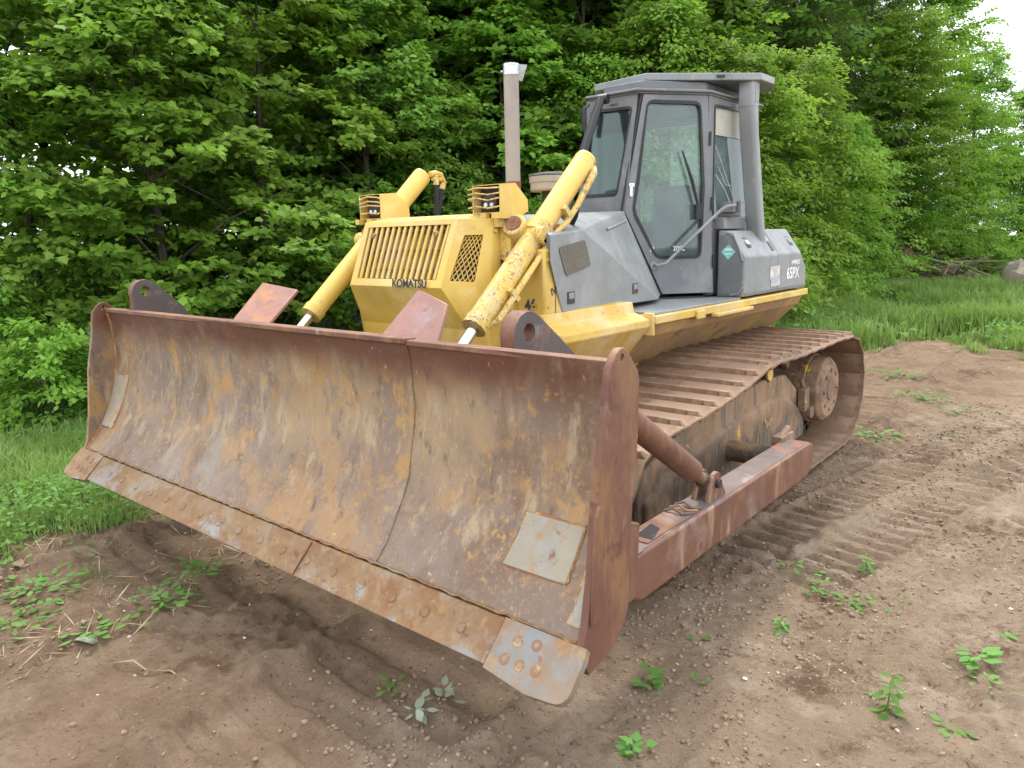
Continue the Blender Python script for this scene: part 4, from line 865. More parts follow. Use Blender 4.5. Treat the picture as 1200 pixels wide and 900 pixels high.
# --- rear boxes beside the cab (batteries, tank)
def rearbox(s, S):
    b = MB(); y0, y1 = .605, 2.005
    sec = [(.735, 1.345), (.953, 1.345), (.953, 1.650), (.815, 1.848), (.735, 1.850)]
    rr = [(.40, 1.345), (.953, 1.345), (.953, 1.650), (.815, 1.858), (.40, 1.862)]
    vs = [(x, y0, z) for x, z in sec]+[(.735, 1.02, 1.345), (.953, 1.02, 1.345), (.953, 1.02, 1.652), (.815, 1.02, 1.850), (.735, 1.02, 1.852)]
    xz(sec, y0, 1.30, mb=b)
    S2b = MB(); v2 = [(x, 1.302, z) for x, z in rr]+[(.40, 2.005, 1.345), (.953, 2.005, 1.345), (.953, 1.985, 1.52), (.953, 1.835, 1.652), (.815, 1.83, 1.858), (.40, 1.83, 1.862), (.40, 1.985, 1.52)]
    b.add(v2, [(0, 1, 2, 3, 4), (1, 6, 7, 8, 2), (2, 8, 9, 3), (3, 9, 10, 4), (6, 5, 11, 7), (7, 11, 10, 9, 8), (0, 5, 6, 1), (0, 4, 10, 11, 5)])
    BX = S(b).build('side_box', m_grey, DZ, .010, seg=3)
    # front hatch with rounded corners and a hinge bar
    b = MB().prism(rpoly([(.748, 1.36), (.935, 1.36), (.938, 1.66), (.865, 1.815), (.748, 1.82)], .025), (0, .603, 0), (1, 0, 0), (0, 0, 1), (0, -.006, 0)); HT = S(b).build('hatch', m_greyd, BX, .002)
    b = MB(); b.tube([(.80, .590, 1.835), (.86, .588, 1.825), (.912, .588, 1.72), (.944, .588, 1.62)], .008, 8); S(b).build('hatch_seal', m_grey, HT)
    b = MB(); b.tube([(.85, .590, 1.358), (.915, .588, 1.37), (.946, .588, 1.42)], .008, 8); S(b).build('hatch_seal', m_grey, HT)
    sl = Vector((-.138, 0, .198)).normalized(); nn = Vector((.198, 0, .138)).normalized()
    for y in (.80, 1.72):
        for dz_, mt, nm in ((.10, m_dark, 'box_latch'), (.17, m_greyd, 'latch_slot')):
            c = Vector((.953, y, 1.650))+sl*dz_+nn*.003; b = MB(); b.obox(c, (0, .032, 0), sl*(.02 if nm == 'box_latch' else .006), nn*.003); S(b).build(nm, mt, BX)
        c = Vector((.953, y, 1.650))+sl*.125+nn*.006; b = MB(); b.obox(c, (0, .028, 0), sl*.018, nn*.003); S(b).build('latch_paddle', m_white if s > 0 and y < 1 else m_grey, BX)
    # slot in the slope where the canopy post comes down
    c = Vector((.905, 1.235, 1.72)); b = MB(); b.obox(c+nn*.0, (0, .025, 0), sl*.045, nn*.004); S(b).build('post_slot', m_black, BX)
    b = MB(); b.box(.9535, .956, .62, 1.99, 1.352, 1.372); S(b).build('box_gasket', m_greyd, BX)
    if s > 0:
        b = MB().prism(rpoly([(.823, 1.745), (.882, 1.688), (.823, 1.628), (.765, 1.688)], .008), (0, .5955, 0), (1, 0, 0), (0, 0, 1), (0, -.0015, 0)); b.build('diamond_sticker', m_teal, BX)
        b = MB().prism([(.79, 1.70), (.857, 1.70), (.847, 1.713), (.80, 1.713)], (0, .5935, 0), (1, 0, 0), (0, 0, 1), (0, -.0012, 0)); b.prism([(.79, 1.676), (.857, 1.676), (.85, 1.669), (.797, 1.669)], (0, .5935, 0), (1, 0, 0), (0, 0, 1), (0, -.0012, 0)); b.build('sticker_band', m_white, BX)
        b = MB().prism([(1.13, 1.555), (1.34, 1.560), (1.345, 1.470), (1.36, 1.395), (1.16, 1.392), (1.15, 1.44), (1.13, 1.46)], (.9545, 0, 0), (0, 1, 0), (0, 0, 1), (.0012, 0, 0)); b.build('peeled_label', m_bone, BX)
        b = MB(); b.prism([(1.15, 1.462), (1.33, 1.466), (1.33, 1.452), (1.15, 1.448)], (.9562, 0, 0), (0, 1, 0), (0, 0, 1), (.0012, 0, 0)); b.prism([(1.17, 1.438), (1.32, 1.442), (1.32, 1.430), (1.17, 1.426)], (.9562, 0, 0), (0, 1, 0), (0, 0, 1), (.0012, 0, 0)); b.build('label_stripe', m_blue, BX)
        text('model_lettering', '65PX', .135, (.9553, 1.655, 1.478), (0, 1, 0), (0, 0, 1), m_white, BX, .0018)
        text('model_lettering', 'AVANCE', .052, (.9553, 1.705, 1.572), (0, 1, 0), (0, 0, 1), m_white, BX, .0012, .35)
sided(rearbox)
b = MB(); b.box(-.75, .75, 1.35, 2.0, 1.345, 1.80); b.build('fuel_tank', m_grey, DZ, .02)
# ------------------------------------------------------------ leaves, crowns and trees
rg = np.random.default_rng(7)
def unit(a): return a/np.maximum(np.linalg.norm(a, axis=-1, keepdims=True), 1e-9)
MAPLE = np.array([(0, 0), (.16, -.06), (.46, -.10), (.34, .12), (.62, .34), (.36, .40), (.26, .62), (0, 1.0), (-.26, .62), (-.36, .40), (-.62, .34), (-.34, .12), (-.46, -.10), (-.16, -.06)])*.9
OVAL = np.array([(0, 0), (.20, .25), (.24, .55), (0, 1.0), (-.24, .55), (-.20, .25)])
KITE = np.array([(0, 0), (.36, .42), (0, 1.0), (-.36, .42)])
NEED = np.array([(0, 0), (.10, .5), (0, 1.0), (-.10, .5)])
def leaves(P, N, D, S, shape, curl=.18):
    """leaf blades: P root, N face normal, D pointing direction, S size"""
    D = unit(D-N*(D*N).sum(-1, keepdims=True)); B = np.cross(N, D); k = len(shape)
    a = shape[:, 0][None, :, None]; b = shape[:, 1][None, :, None]
    V = P[:, None, :]+S[:, None, None]*(a*B[:, None, :]+b*D[:, None, :]-(np.abs(a)*.35+b*b*curl)*N[:, None, :])
    return V.reshape(-1, 3), np.arange(len(P)*k).reshape(-1, k)
def spray_leaves(c, o, length, width, n, size, tilt=.45, droop=.35):
    """leaf positions for flat sprays: c (m,3) roots, o (m,3) outward directions"""
    m = len(c); u = rg.random((m, n))**.8; v = rg.uniform(-1, 1, (m, n))*(1-.55*u)*(.35+.65*np.minimum(1, u*3))
    side = unit(np.cross(o, np.array([0, 0, 1.0]))); P = c[:, None, :]+o[:, None, :]*(u*length[:, None])[..., None]+side[:, None, :]*(v*width[:, None])[..., None]
    P[..., 2] -= droop*length[:, None]*u*u+.10*np.abs(v)*width[:, None]; P += rg.normal(0, .035, P.shape)
    N = np.array([0, 0, 1.0])+o[:, None, :]*.42+rg.normal(0, tilt, P.shape); N = unit(N)
    D = o[:, None, :]*.6+side[:, None, :]*(v*1.3)[..., None]+rg.normal(0, .35, P.shape); D[..., 2] -= .55
    return P.reshape(-1, 3), N.reshape(-1, 3), D.reshape(-1, 3), (size*rg.uniform(.65, 1.25, m*n))
def crown(H, Rr, base, nb, ns, nl, size, shape, mat, prof_pow=.6, tilt=.45, droop=.35, sl=.42, name='crown', flat=.10, fill=.12):
    """boughs (each a ragged flattened bunch of leafy sprays) set round the trunk with gaps between them"""
    h = base+(H-base)*((np.arange(nb)+rg.random(nb))/nb)**.9; f = (h-base)/(H-base); az_ = (np.arange(nb)*2.399+rg.normal(0, .5, nb))
    rad = Rr*np.minimum(1, (1-f)**prof_pow*1.15+.06)*(.7+.3*np.minimum(1, f*5))*rg.uniform(.62, 1.18, nb); Lb = rad*.62+.25
    ob = unit(np.stack([np.cos(az_), np.sin(az_), .10+.5*f+rg.normal(0, .12, nb)], -1)); sb = unit(np.cross(ob, np.array([0, 0, 1.0])))
    u = rg.random((nb, ns))**.7; v = rg.normal(0, .45, (nb, ns))*(1.1-.55*u)
    c = np.stack([0*h, 0*h, h], -1)[:, None]+ob[:, None]*((rad-Lb)[:, None]+Lb[:, None]*u)[..., None]+sb[:, None]*(v*Lb[:, None]*.75)[..., None]
    c[..., 2] += -droop*Lb[:, None]*u*u*.9+rg.normal(0, flat, (nb, ns))*Lb[:, None]
    o = unit(ob[:, None]+sb[:, None]*(v*1.1)[..., None]+rg.normal(0, .2, c.shape)); c = c.reshape(-1, 3); o = o.reshape(-1, 3)
    nf = int(len(c)*fill); az2 = rg.random(nf)*6.28; h2 = base+(H-base)*rg.random(nf)*.9; r2 = Rr*.45*np.sqrt(rg.random(nf))
    c = np.concatenate([c, np.stack([r2*np.cos(az2), r2*np.sin(az2), h2], -1)]); o = np.concatenate([o, np.stack([np.cos(az2), np.sin(az2), 0*az2+.1], -1)])
    L = sl*rg.uniform(.55, 1.35, len(c)); P, N, D, S = spray_leaves(c, o, L, L*.60, nl, size, tilt, droop)
    V, F_ = leaves(P, N, D, S, shape); me = fast_mesh(name, V, F_, mat)
    k = np.arange(nb); cb = np.stack([0*h, 0*h, h], -1)+ob*(rad-Lb*.5)[:, None]; return me, cb, ob, Lb*.6
def trunk_mesh(H, r, c, o, L, nl=26, mat=m_bark, name='trunk', lean=.25, dens=1):
    b = MB(); ph = rg.random(2)*6; n = 9; path = []
    for i in range(n): f = i/(n-1); path.append((lean*math.sin(f*2.2+ph[0])*f, lean*math.sin(f*2.7+ph[1])*f, -.15+H*.93*f))
    b.tube(path, [r*(1.25 if i == 0 else 1)*(1-.88*(i/(n-1))) for i in range(n)], 9)
    for j in rg.permutation(len(c))[:nl]:
        e = c[j]+o[j]*L[j]*.5; zc = max(.3, e[2]-.35*math.hypot(e[0], e[1])-.1); f = min(.95, zc/(H*.93)); k = f*(n-1); i = min(int(k), n-2)
        s0 = Vector(path[i]).lerp(Vector(path[i+1]), k-i); e = Vector(e); mid = s0.lerp(e, .5)+Vector((0, 0, .12))
        rb = r*(.34-.22*f); b.tube([s0, mid, e], [rb, rb*.6, rb*.18], 5, cap=False)
    me = bpy.data.meshes.new(name); me.from_pydata(b.v, [], b.f); me.materials.append(mat); me.polygons.foreach_set('use_smooth', [True]*len(me.polygons)); return me
KINDS = {}
def kind(key, H, Rr, base, nb, ns, nl, size, shape, mat, r=.10, **kw):
    tkw = {k: kw.pop(k) for k in ('lean',) if k in kw}
    me, c, o, L = crown(H, Rr, base, nb, ns, nl, size, shape, mat, **kw); KINDS[key] = (me, trunk_mesh(H, r, c, o, L, nl=nb, **tkw))
kind('maple_a', 5.8, 2.3, .35, 44, 13, 40, .105, MAPLE, l_maple, .09)
kind('maple_b', 5.2, 2.2, .25, 38, 13, 38, .105, MAPLE, l_maple, .08, droop=.5)
kind('maple_c', 6.4, 2.0, .6, 40, 13, 36, .100, MAPLE, l_mid, .10, droop=.3, flat=.16)
kind('box_a', 5.0, 1.8, .15, 46, 14, 36, .090, OVAL, l_lime, .06, droop=.6, flat=.2)
kind('box_b', 4.4, 1.7, .10, 42, 14, 36, .085, OVAL, l_mid, .05, droop=.4, flat=.2)
kind('box_c', 4.6, 1.8, .10, 44, 14, 36, .090, OVAL, l_lime, .05, droop=.5, flat=.2)
kind('dark_a', 8.8, 2.9, 1.0, 50, 15, 30, .15, MAPLE, l_dark, .17, sl=.7)
kind('dark_b', 9.8, 3.1, 2.6, 44, 15, 28, .16, KITE, l_dark, .21, sl=.7)
kind('tall_a', 10.5, 3.2, 1.0, 64, 16, 36, .125, KITE, l_mid, .18, sl=.62, flat=.2)
kind('tall_b', 9.5, 2.8, .7, 64, 16, 40, .115, OVAL, l_lime, .15, sl=.60, flat=.22)
kind('cedar', 10.5, 2.3, .9, 70, 22, 60, .10, NEED, l_ced, .17, sl=.55, tilt=.7, prof_pow=.85, droop=.15, flat=.22, fill=.3)
kind('bush', 1.7, 1.15, .05, 20, 9, 34, .075, OVAL, l_mid, .03, sl=.3, lean=.1, flat=.2)
kind('bush_lime', 1.3, .9, .05, 16, 8, 30, .095, OVAL, l_lime, .025, sl=.28, lean=.1, flat=.2)
def plant(name, key, d, azd, s=1.0, rz=0, label='', cat='tree', group=None, sz=None, dz=0):
    x = 3.21+d*math.sin(R(azd)); y = -4.87+d*math.cos(R(azd))
    o = empty(name, (x, y, gz(x, y)+dz)); o.rotation_euler = (0, 0, R(rz)); o.scale = (s, s, sz or s)
    cm, tm = KINDS[key]
    for nm, me in (('trunk', tm), ('crown', cm)): q = bpy.data.objects.new(nm, me); col.objects.link(q); q.parent = o
    return tag(o, label, cat, group)
# front row along the edge of the wood: (kind, distance, azimuth, scale, turn, label)
G1 = 'leafy young trees along the edge of the wood'
front = [
 ('box_a', 10.6, -78, .95, 10, 'drooping light green tree at the far left edge of the photo, above the leafy bush'),
 ('maple_c', 11.8, -72.5, 1.0, 80, 'dark green maple with sky gaps, between the left edge and the blade corner'),
 ('maple_a', 11.4, -65.0, 1.05, 150, 'broad maple whose layered boughs hang above the blade\'s far lug'),
 ('maple_a', 12.3, -58.0, 1.08, 300, 'bright maple with star-shaped leaves behind the two leftmost blade plates'),
 ('maple_c', 13.2, -50.5, .98, 30, 'bushy maple standing behind the yellow radiator guard'),
 ('box_b', 13.8, -45.5, 1.0, 200, 'low fresh green tree just left of the exhaust pipe'),
 ('maple_a', 14.6, -40.5, 1.05, 240, 'maple directly behind the exhaust pipe and the air intake'),
 ('box_a', 15.0, -35.0, 1.12, 120, 'light green tree behind the windshield of the cab'),
 ('box_a', 15.2, -28.5, 1.22, 210, 'lime green tree whose tips show above the cab roof'),
 ('box_c', 15.6, -23.5, 1.16, 20, 'leafy tree just behind the rear post of the cab'),
 ('box_a', 17.8, -19.2, 1.12, 60, 'bright green rounded tree to the right of the cab'),
 ('box_c', 20.0, -16.3, .98, 330, 'small bright tree right of the cab, ending above the grass'),
]
for k, d, a, s, rz, lab in front: plant('maple_tree' if 'maple' in k else 'young_tree', k, d, a, s, rz, lab, 'tree', G1)
rnd = random.Random(3)
for i in range(22):       # the wood behind
    a = -84+i*3.05+rnd.uniform(-1, 1); d = 15.8+max(0, (a+40))*.12+(i % 2)*3.2+rnd.uniform(0, 1.2)
    k = ('dark_a', 'dark_b', 'dark_a', 'tall_a')[i % 4]
    if (a < -58 and i % 2 == 1) or (a < -68 and i % 4) or a > -27: continue
    plant('woodland_tree', k, d, a, rnd.uniform(.82, 1.0)*(1.15 if a > -62 else .9), rnd.uniform(0, 360), 'dark tall tree of the wood, standing behind the bright trees at its edge', 'tree', 'dark trees of the wood behind')
for i in range(15):
    a = -82+i*4.3+rnd.uniform(-1, 1); d = 24+rnd.uniform(0, 2)
    if a < -56: continue
    plant('woodland_tree', ('dark_b', 'dark_a')[i % 2], d, a, 1.35 if a > -60 else 1.15, rnd.uniform(0, 360), 'dark tall tree of the wood, standing behind the bright trees at its edge', 'tree', 'dark trees of the wood behind')
right = [
 ('cedar', 23.0, -19.8, 1.02, 0, 'dull olive cedar with feathery boughs rising right of the cab roof', 'cedar_tree'),
 ('cedar', 26.5, -15.2, .98, 140, 'dull olive cedar with thin twigs, right of the other cedar', 'cedar_tree'),
 ('tall_b', 27.5, -11.6, 1.02, 40, 'tall bright green tree next to the strip of white sky', 'tall_tree'),
 ('tall_b', 30.5, -8.9, .80, 200, 'light green tree under the patch of sky, above the brush pile', 'tall_tree'),
 ('tall_a', 33.0, -5.6, .62, 90, 'mid green tree at the right edge of the photo', 'tall_tree'),
 ('tall_a', 36.0, -2.5, .70, 10, 'lower green tree just past the right edge, beyond the pale boulder', 'tall_tree'),
 ('tall_b', 24.5, -12.9, .80, 170, 'yellow green tree at the foot of the second cedar', 'tall_tree'),
 ('tall_a', 31.0, -17.5, 1.1, 70, 'tall dark tree half hidden by the cedars', 'tall_tree'),
 ('box_c', 25.5, -12.6, 1.0, 250, 'small leafy tree at the foot of the tall trees, left of the brush pile', 'young_tree'),
 ('box_a', 28.5, -9.4, .92, 160, 'drooping bright small tree behind the brush pile', 'young_tree'),
 ('box_c', 31.5, -6.6, .95, 220, 'small leafy tree between the brush pile and the boulder', 'young_tree'),
]
for k, d, a, s, rz, lab, nm in right: plant(nm, k, d, a, s, rz, lab, 'tree')
bushes = [
 ('bush_lime', 8.9, -72.4, .80, 10, 'bright lime green bush just left of the blade corner'),
 ('bush', 10.2, -76.5, .85, 90, 'dark green bush behind the lime bush at the left edge'),
 ('bush', 10.6, -69.0, 1.0, 200, 'leafy bush behind the far end of the blade'),
 ('bush', 17.2, -21.0, 1.15, 30, 'bush at the foot of the trees behind the rear box of the cab'),
 ('bush', 19.2, -17.6, 1.05, 120, 'bush right of the cab where the grass meets the trees'),
 ('bush', 22.6, -14.6, .9, 280, 'grey green bush left of the brown brush heap'),
 ('bush_lime', 26.8, -10.6, 1.5, 60, 'pale green bush growing over the middle of the brush pile'),
 ('bush', 27.5, -7.4, .9, 150, 'low bush between the brush pile and the boulder'),
 ('bush_lime', 29.5, -6.2, 1.1, 300, 'low pale bush left of the boulder'),
]
for k, d, a, s, rz, lab in bushes: plant('leafy_bush', k, d, a, s, rz, lab, 'bush', 'bushes along the edge of the wood')

# ------------------------------------------------------------ grass and low plants (nobody could count them)
def at(d, a): return 3.21+d*math.sin(R(a)), -4.87+d*math.cos(R(a))
def blades(n, dmin, dmax, amin, amax, hgt, wid, thresh=.45, keep=None):
    d = np.sqrt(rg.uniform(dmin**2, dmax**2, n)); a = np.radians(rg.uniform(amin, amax, n)); x = 3.21+d*np.sin(a); y = -4.87+d*np.cos(a)
    g = grassy(x, y); den = g*(.35+1.1*sstep(vnoise(x, y, 51, .7), -.3, .3)); m = den > rg.random(n)*.9+.1
    m &= ~((np.abs(x) < 1.6) & (y > -3.3) & (y < 2.3)); x, y, d = x[m], y[m], d[m]; z = height(x, y); n = len(x)
    pat = .55+.9*sstep(vnoise(x, y, 52, 1.3), -.35, .35); h = hgt*rg.uniform(.45, 1.25, n)*pat*np.clip(g[m]*1.2, .3, 1); w = wid*(.6+d/12)*rg.uniform(.6, 1.3, n)
    ph = rg.random(n)*2*np.pi; s = np.stack([np.cos(ph), np.sin(ph), 0*ph], -1); f = np.stack([-np.sin(ph), np.cos(ph), 0*ph], -1); bend = rg.uniform(.1, .75, n)[:, None]*h[:, None]
    p0 = np.stack([x, y, z-.01], -1); up_ = np.array([0, 0, 1.0])
    V = np.stack([p0-s*w[:, None]/2, p0+s*w[:, None]/2, p0+s*w[:, None]*.38+f*bend*.3+up_*h[:, None]*.55, p0-s*w[:, None]*.38+f*bend*.3+up_*h[:, None]*.55, p0+f*bend+up_*(h[:, None]*.95-bend*.25)], 1)
    i = np.arange(n)[:, None]*5
    return V.reshape(-1, 3), i+np.array([[0, 1, 2, 3]]), i+np.array([[3, 2, 4]])
parts = [blades(80000, 3.4, 9, -86, -52, .17, .008), blades(50000, 8, 14, -86, -50, .26, .010),
         blades(70000, 9, 17, -34, 4, .38, .010), blades(95000, 15, 27, -30, 4, .46, .012), blades(50000, 26, 42, -24, 6, .5, .018), blades(6000, 4, 10, -20, 20, .12, .008)]
Vs, Q, T3, off = [], [], [], 0
for V, q, t3 in parts: Vs.append(V); Q.append(q+off); T3.append(t3+off); off += len(V)
gm = fast_mesh('grass', np.concatenate(Vs), [np.concatenate(Q), np.concatenate(T3)], l_grass)
tag(obj('grass', gm), 'green grass growing round the dirt clearing', 'grass', kind='stuff')
def cover(n, dmin, dmax, amin, amax, hmax, size):
    d = np.sqrt(rg.uniform(dmin**2, dmax**2, n)); a = np.radians(rg.uniform(amin, amax, n)); x = 3.21+d*np.sin(a); y = -4.87+d*np.cos(a)
    g = grassy(x, y)*sstep(vnoise(x, y, 61, 1.0), -.25, .2); m = (g > rg.random(n)) & ~((np.abs(x) < 1.7) & (y > -3.3) & (y < 2.3)); x, y = x[m], y[m]; n = len(x)
    hh = hmax*sstep(vnoise(x, y, 62, .8), -.4, .4)*rg.random(n)**.7+.02
    P = np.stack([x, y, height(x, y)+hh], -1); N = unit(np.array([0, 0, 1.0])+rg.normal(0, .5, P.shape)); D = rg.normal(0, 1, P.shape)
    return leaves(P, N, D, size*rg.uniform(.5, 1.3, n)*(.7+d[m]/25), OVAL)
C1 = [cover(26000, 3.8, 9.5, -84, -56, .22, .050), cover(20000, 8.5, 13, -86, -50, .5, .085), cover(26000, 13, 30, -30, 2, .45, .10)]
Vs = []; Fs = []; off = 0
for V, f in C1: Vs.append(V); Fs.append(f+off); off += len(V)
tag(obj('ground_cover', fast_mesh('ground_cover', np.concatenate(Vs), np.concatenate(Fs), l_weed)), 'low broad-leaved weeds among the grass', 'weeds', kind='stuff')
# dry straw and twigs lying on the soil's edge
n = 5200; d = np.sqrt(rg.uniform(2.6**2, 9**2, n)); a = np.radians(rg.uniform(-84, -48, n)); x = 3.21+d*np.sin(a); y = -4.87+d*np.cos(a)
s_ = sdf(x, y)+vnoise(x, y, 71, .6)*1.2; m = (s_ > -1.5) & (s_ < 1.2) & (x < -.3)
n2_ = 2600; xr = rg.uniform(-.5, 5, n2_); yr = rg.uniform(3.5, 12, n2_); n3_ = 5200; x3 = rg.uniform(1.9, 4.6, n3_); y3 = rg.uniform(-4, 1.5, n3_)
m2 = np.abs(sdf(xr, yr)+vnoise(xr, yr, 72, .8)) < .9; m3 = vnoise(x3, y3, 73, .6) > .12
x = np.concatenate([x[m], xr[m2], x3[m3]]); y = np.concatenate([y[m], yr[m2], y3[m3]]); n = len(x)
P = np.stack([x, y, height(x, y)+.010], -1); D = rg.normal(0, 1, P.shape); D[:, 2] *= .12; N = unit(np.array([0, 0, 1.0])+rg.normal(0, .25, P.shape))
near3 = np.concatenate([np.ones(m.sum()), np.ones(m2.sum())*1.3, np.ones(m3.sum())*.35])
V, Fq = leaves(P, N, D, rg.uniform(.05, .20, n)*near3, np.array([(0, 0), (.022, .5), (0, 1), (-.022, .5)]), curl=.05)
tag(obj('straw', fast_mesh('straw', V, Fq, l_straw)), 'dry straw and dead stalks littering the edge of the dirt', 'straw', kind='stuff')
# seedlings too small and many to count
n = 900; x = rg.uniform(1.7, 4.6, n); y = rg.uniform(-4.2, 2.5, n); m = vnoise(x, y, 95, .5) > .16; x, y = x[m], y[m]; k = 4
xx = np.repeat(x, k)+rg.normal(0, .012, len(x)*k); yy = np.repeat(y, k)+rg.normal(0, .012, len(x)*k)
P = np.stack([xx, yy, height(xx, yy)+.010], -1); N = unit(np.array([0, 0, 1.0])+rg.normal(0, .3, P.shape)); V, Fq = leaves(P, N, rg.normal(0, 1, P.shape), rg.uniform(.010, .026, len(P)), OVAL)
tag(obj('seedlings', fast_mesh('seedlings', V, Fq, l_weed)), 'tiny green seedlings dotted over the gravelly dirt', 'seedlings', kind='stuff')
# clods and pebbles
def lumps(name, x, y, size, mat, label, cat, flat=.65):
    ico = bmesh.new(); bmesh.ops.create_icosphere(ico, subdivisions=1, radius=1); base = np.array([v.co[:] for v in ico.verts]); fc = np.array([[v.index for v in f.verts] for f in ico.faces]); ico.free()
    n = len(x); k = len(base); V = base[None]*(1+rg.uniform(-.42, .42, (n, k, 1)))*np.stack([np.ones(n), rg.uniform(.6, 1, n), rg.uniform(.45, .8, n)*flat/.65], -1)[:, None]
    th = rg.random(n)*6.28; c, s = np.cos(th)[:, None], np.sin(th)[:, None]; V = np.stack([V[..., 0]*c-V[..., 1]*s, V[..., 0]*s+V[..., 1]*c, V[..., 2]], -1)*size[:, None, None]
    V += np.stack([x, y, height(x, y)+size*.12], -1)[:, None]; F_ = (np.arange(n)[:, None, None]*k+fc[None]).reshape(-1, 3)
    tag(obj(name, fast_mesh(name, V.reshape(-1, 3), F_, mat)), label, cat, kind='stuff')
n = 90000; x = rg.uniform(-2.3, 4.8, n); y = rg.uniform(-4.7, 4.2, n); dens = sstep(vnoise(x, y, 81, .55), -.12, .42)*.9+.05; ed_ = np.zeros(n)
for (a_, b_, w, dep, cl) in BANDS:
    ax, ay = a_; bx, by = b_; L = math.hypot(bx-ax, by-ay); tt = -(x-ax)*(by-ay)/L+(y-ay)*(bx-ax)/L; ed_ = np.maximum(ed_, np.exp(-((np.abs(tt)-w-.05)/.12)**2))
m = (dens*(.5+.8*ed_) > rg.random(n)) & (grassy(x, y) < .5); x, y = x[m], y[m]
lumps('soil_clods', x, y, .002+.015*rg.random(len(x))**4.0, m_clod, 'crumbled brown soil clods scattered over the dirt', 'soil')
n = 22000; x = rg.uniform(-1.5, 4.8, n); y = rg.uniform(-4.7, 4.5, n); m = (sstep(vnoise(x, y, 91, .9), -.2, .45)+.1 > rg.random(n)) & ((x > 1.3) | (rg.random(n) < .12)) & (grassy(x, y) < .5); x, y = x[m], y[m]
lumps('pebbles', x, y, .002+.009*rg.random(len(x))**3, m_peb, 'pale gravel pebbles pressed into the soil', 'gravel')

# ------------------------------------------------------------ single weeds on the dirt
def rosette(n, size, hgt, shape=OVAL, up_=.5, stems=1, spread=.05):
    P, N, D = [], [], []
    for i in range(n):
        ph = rg.random()*6.28; r = rg.random()*spread; z = hgt*rg.random()
        P.append((r*math.cos(ph), r*math.sin(ph), z+.005)); D.append((math.cos(ph+rg.normal(0, .3)), math.sin(ph), rg.uniform(0, up_))); N.append((-.3*math.cos(ph)+rg.normal(0, .15), -.3*math.sin(ph)+rg.normal(0, .15), 1))
    return leaves(np.array(P), unit(np.array(N)), unit(np.array(D)), size*rg.uniform(.55, 1.2, n), shape, .25)
def stemmed(h, nodes, size, lean=(0, 0)):
    P, N, D = [], [], []
    for k in range(nodes):
        f = (k+.6)/nodes; z = h*f
        for j in range(4):
            ph = k*1.2+j*1.57+rg.normal(0, .2); P.append((lean[0]*f+.01*math.cos(ph), lean[1]*f+.01*math.sin(ph), z)); D.append((math.cos(ph), math.sin(ph), .15)); N.append((rg.normal(0, .2), rg.normal(0, .2), 1))
    return leaves(np.array(P), unit(np.array(N)), unit(np.array(D)), size*(1-.35*np.arange(len(P))/len(P))*rg.uniform(.8, 1.15, len(P)), OVAL, .3)
def weed(x, y, VF, label, mat=l_weed, name='weed', stem=None, group='weeds sprouting on the dirt'):
    o = empty(name, (x, y, gz(x, y))); o.scale = (1.08, 1.08, 1.05); q = obj('leaves', fast_mesh('leaves', VF[0], VF[1], mat), o)
    if stem:
        b = MB(); b.tube([(0, 0, -.02), (stem[1]*.4, stem[2]*.5, stem[0]*.5), (stem[1], stem[2], stem[0])], [.0035, .003, .0015], 6); b.build('stem', mat, o)
    return tag(o, label, 'weed', group)
def gp(px, py):     # where a pixel of the photograph meets the soil, used to read off the weeds' places
    d = fw+rt*((px-600)/862.5)-up*((py-450)/862.5); k = -1.807/d.z; return 3.21+d.x*k, -4.868+d.y*k
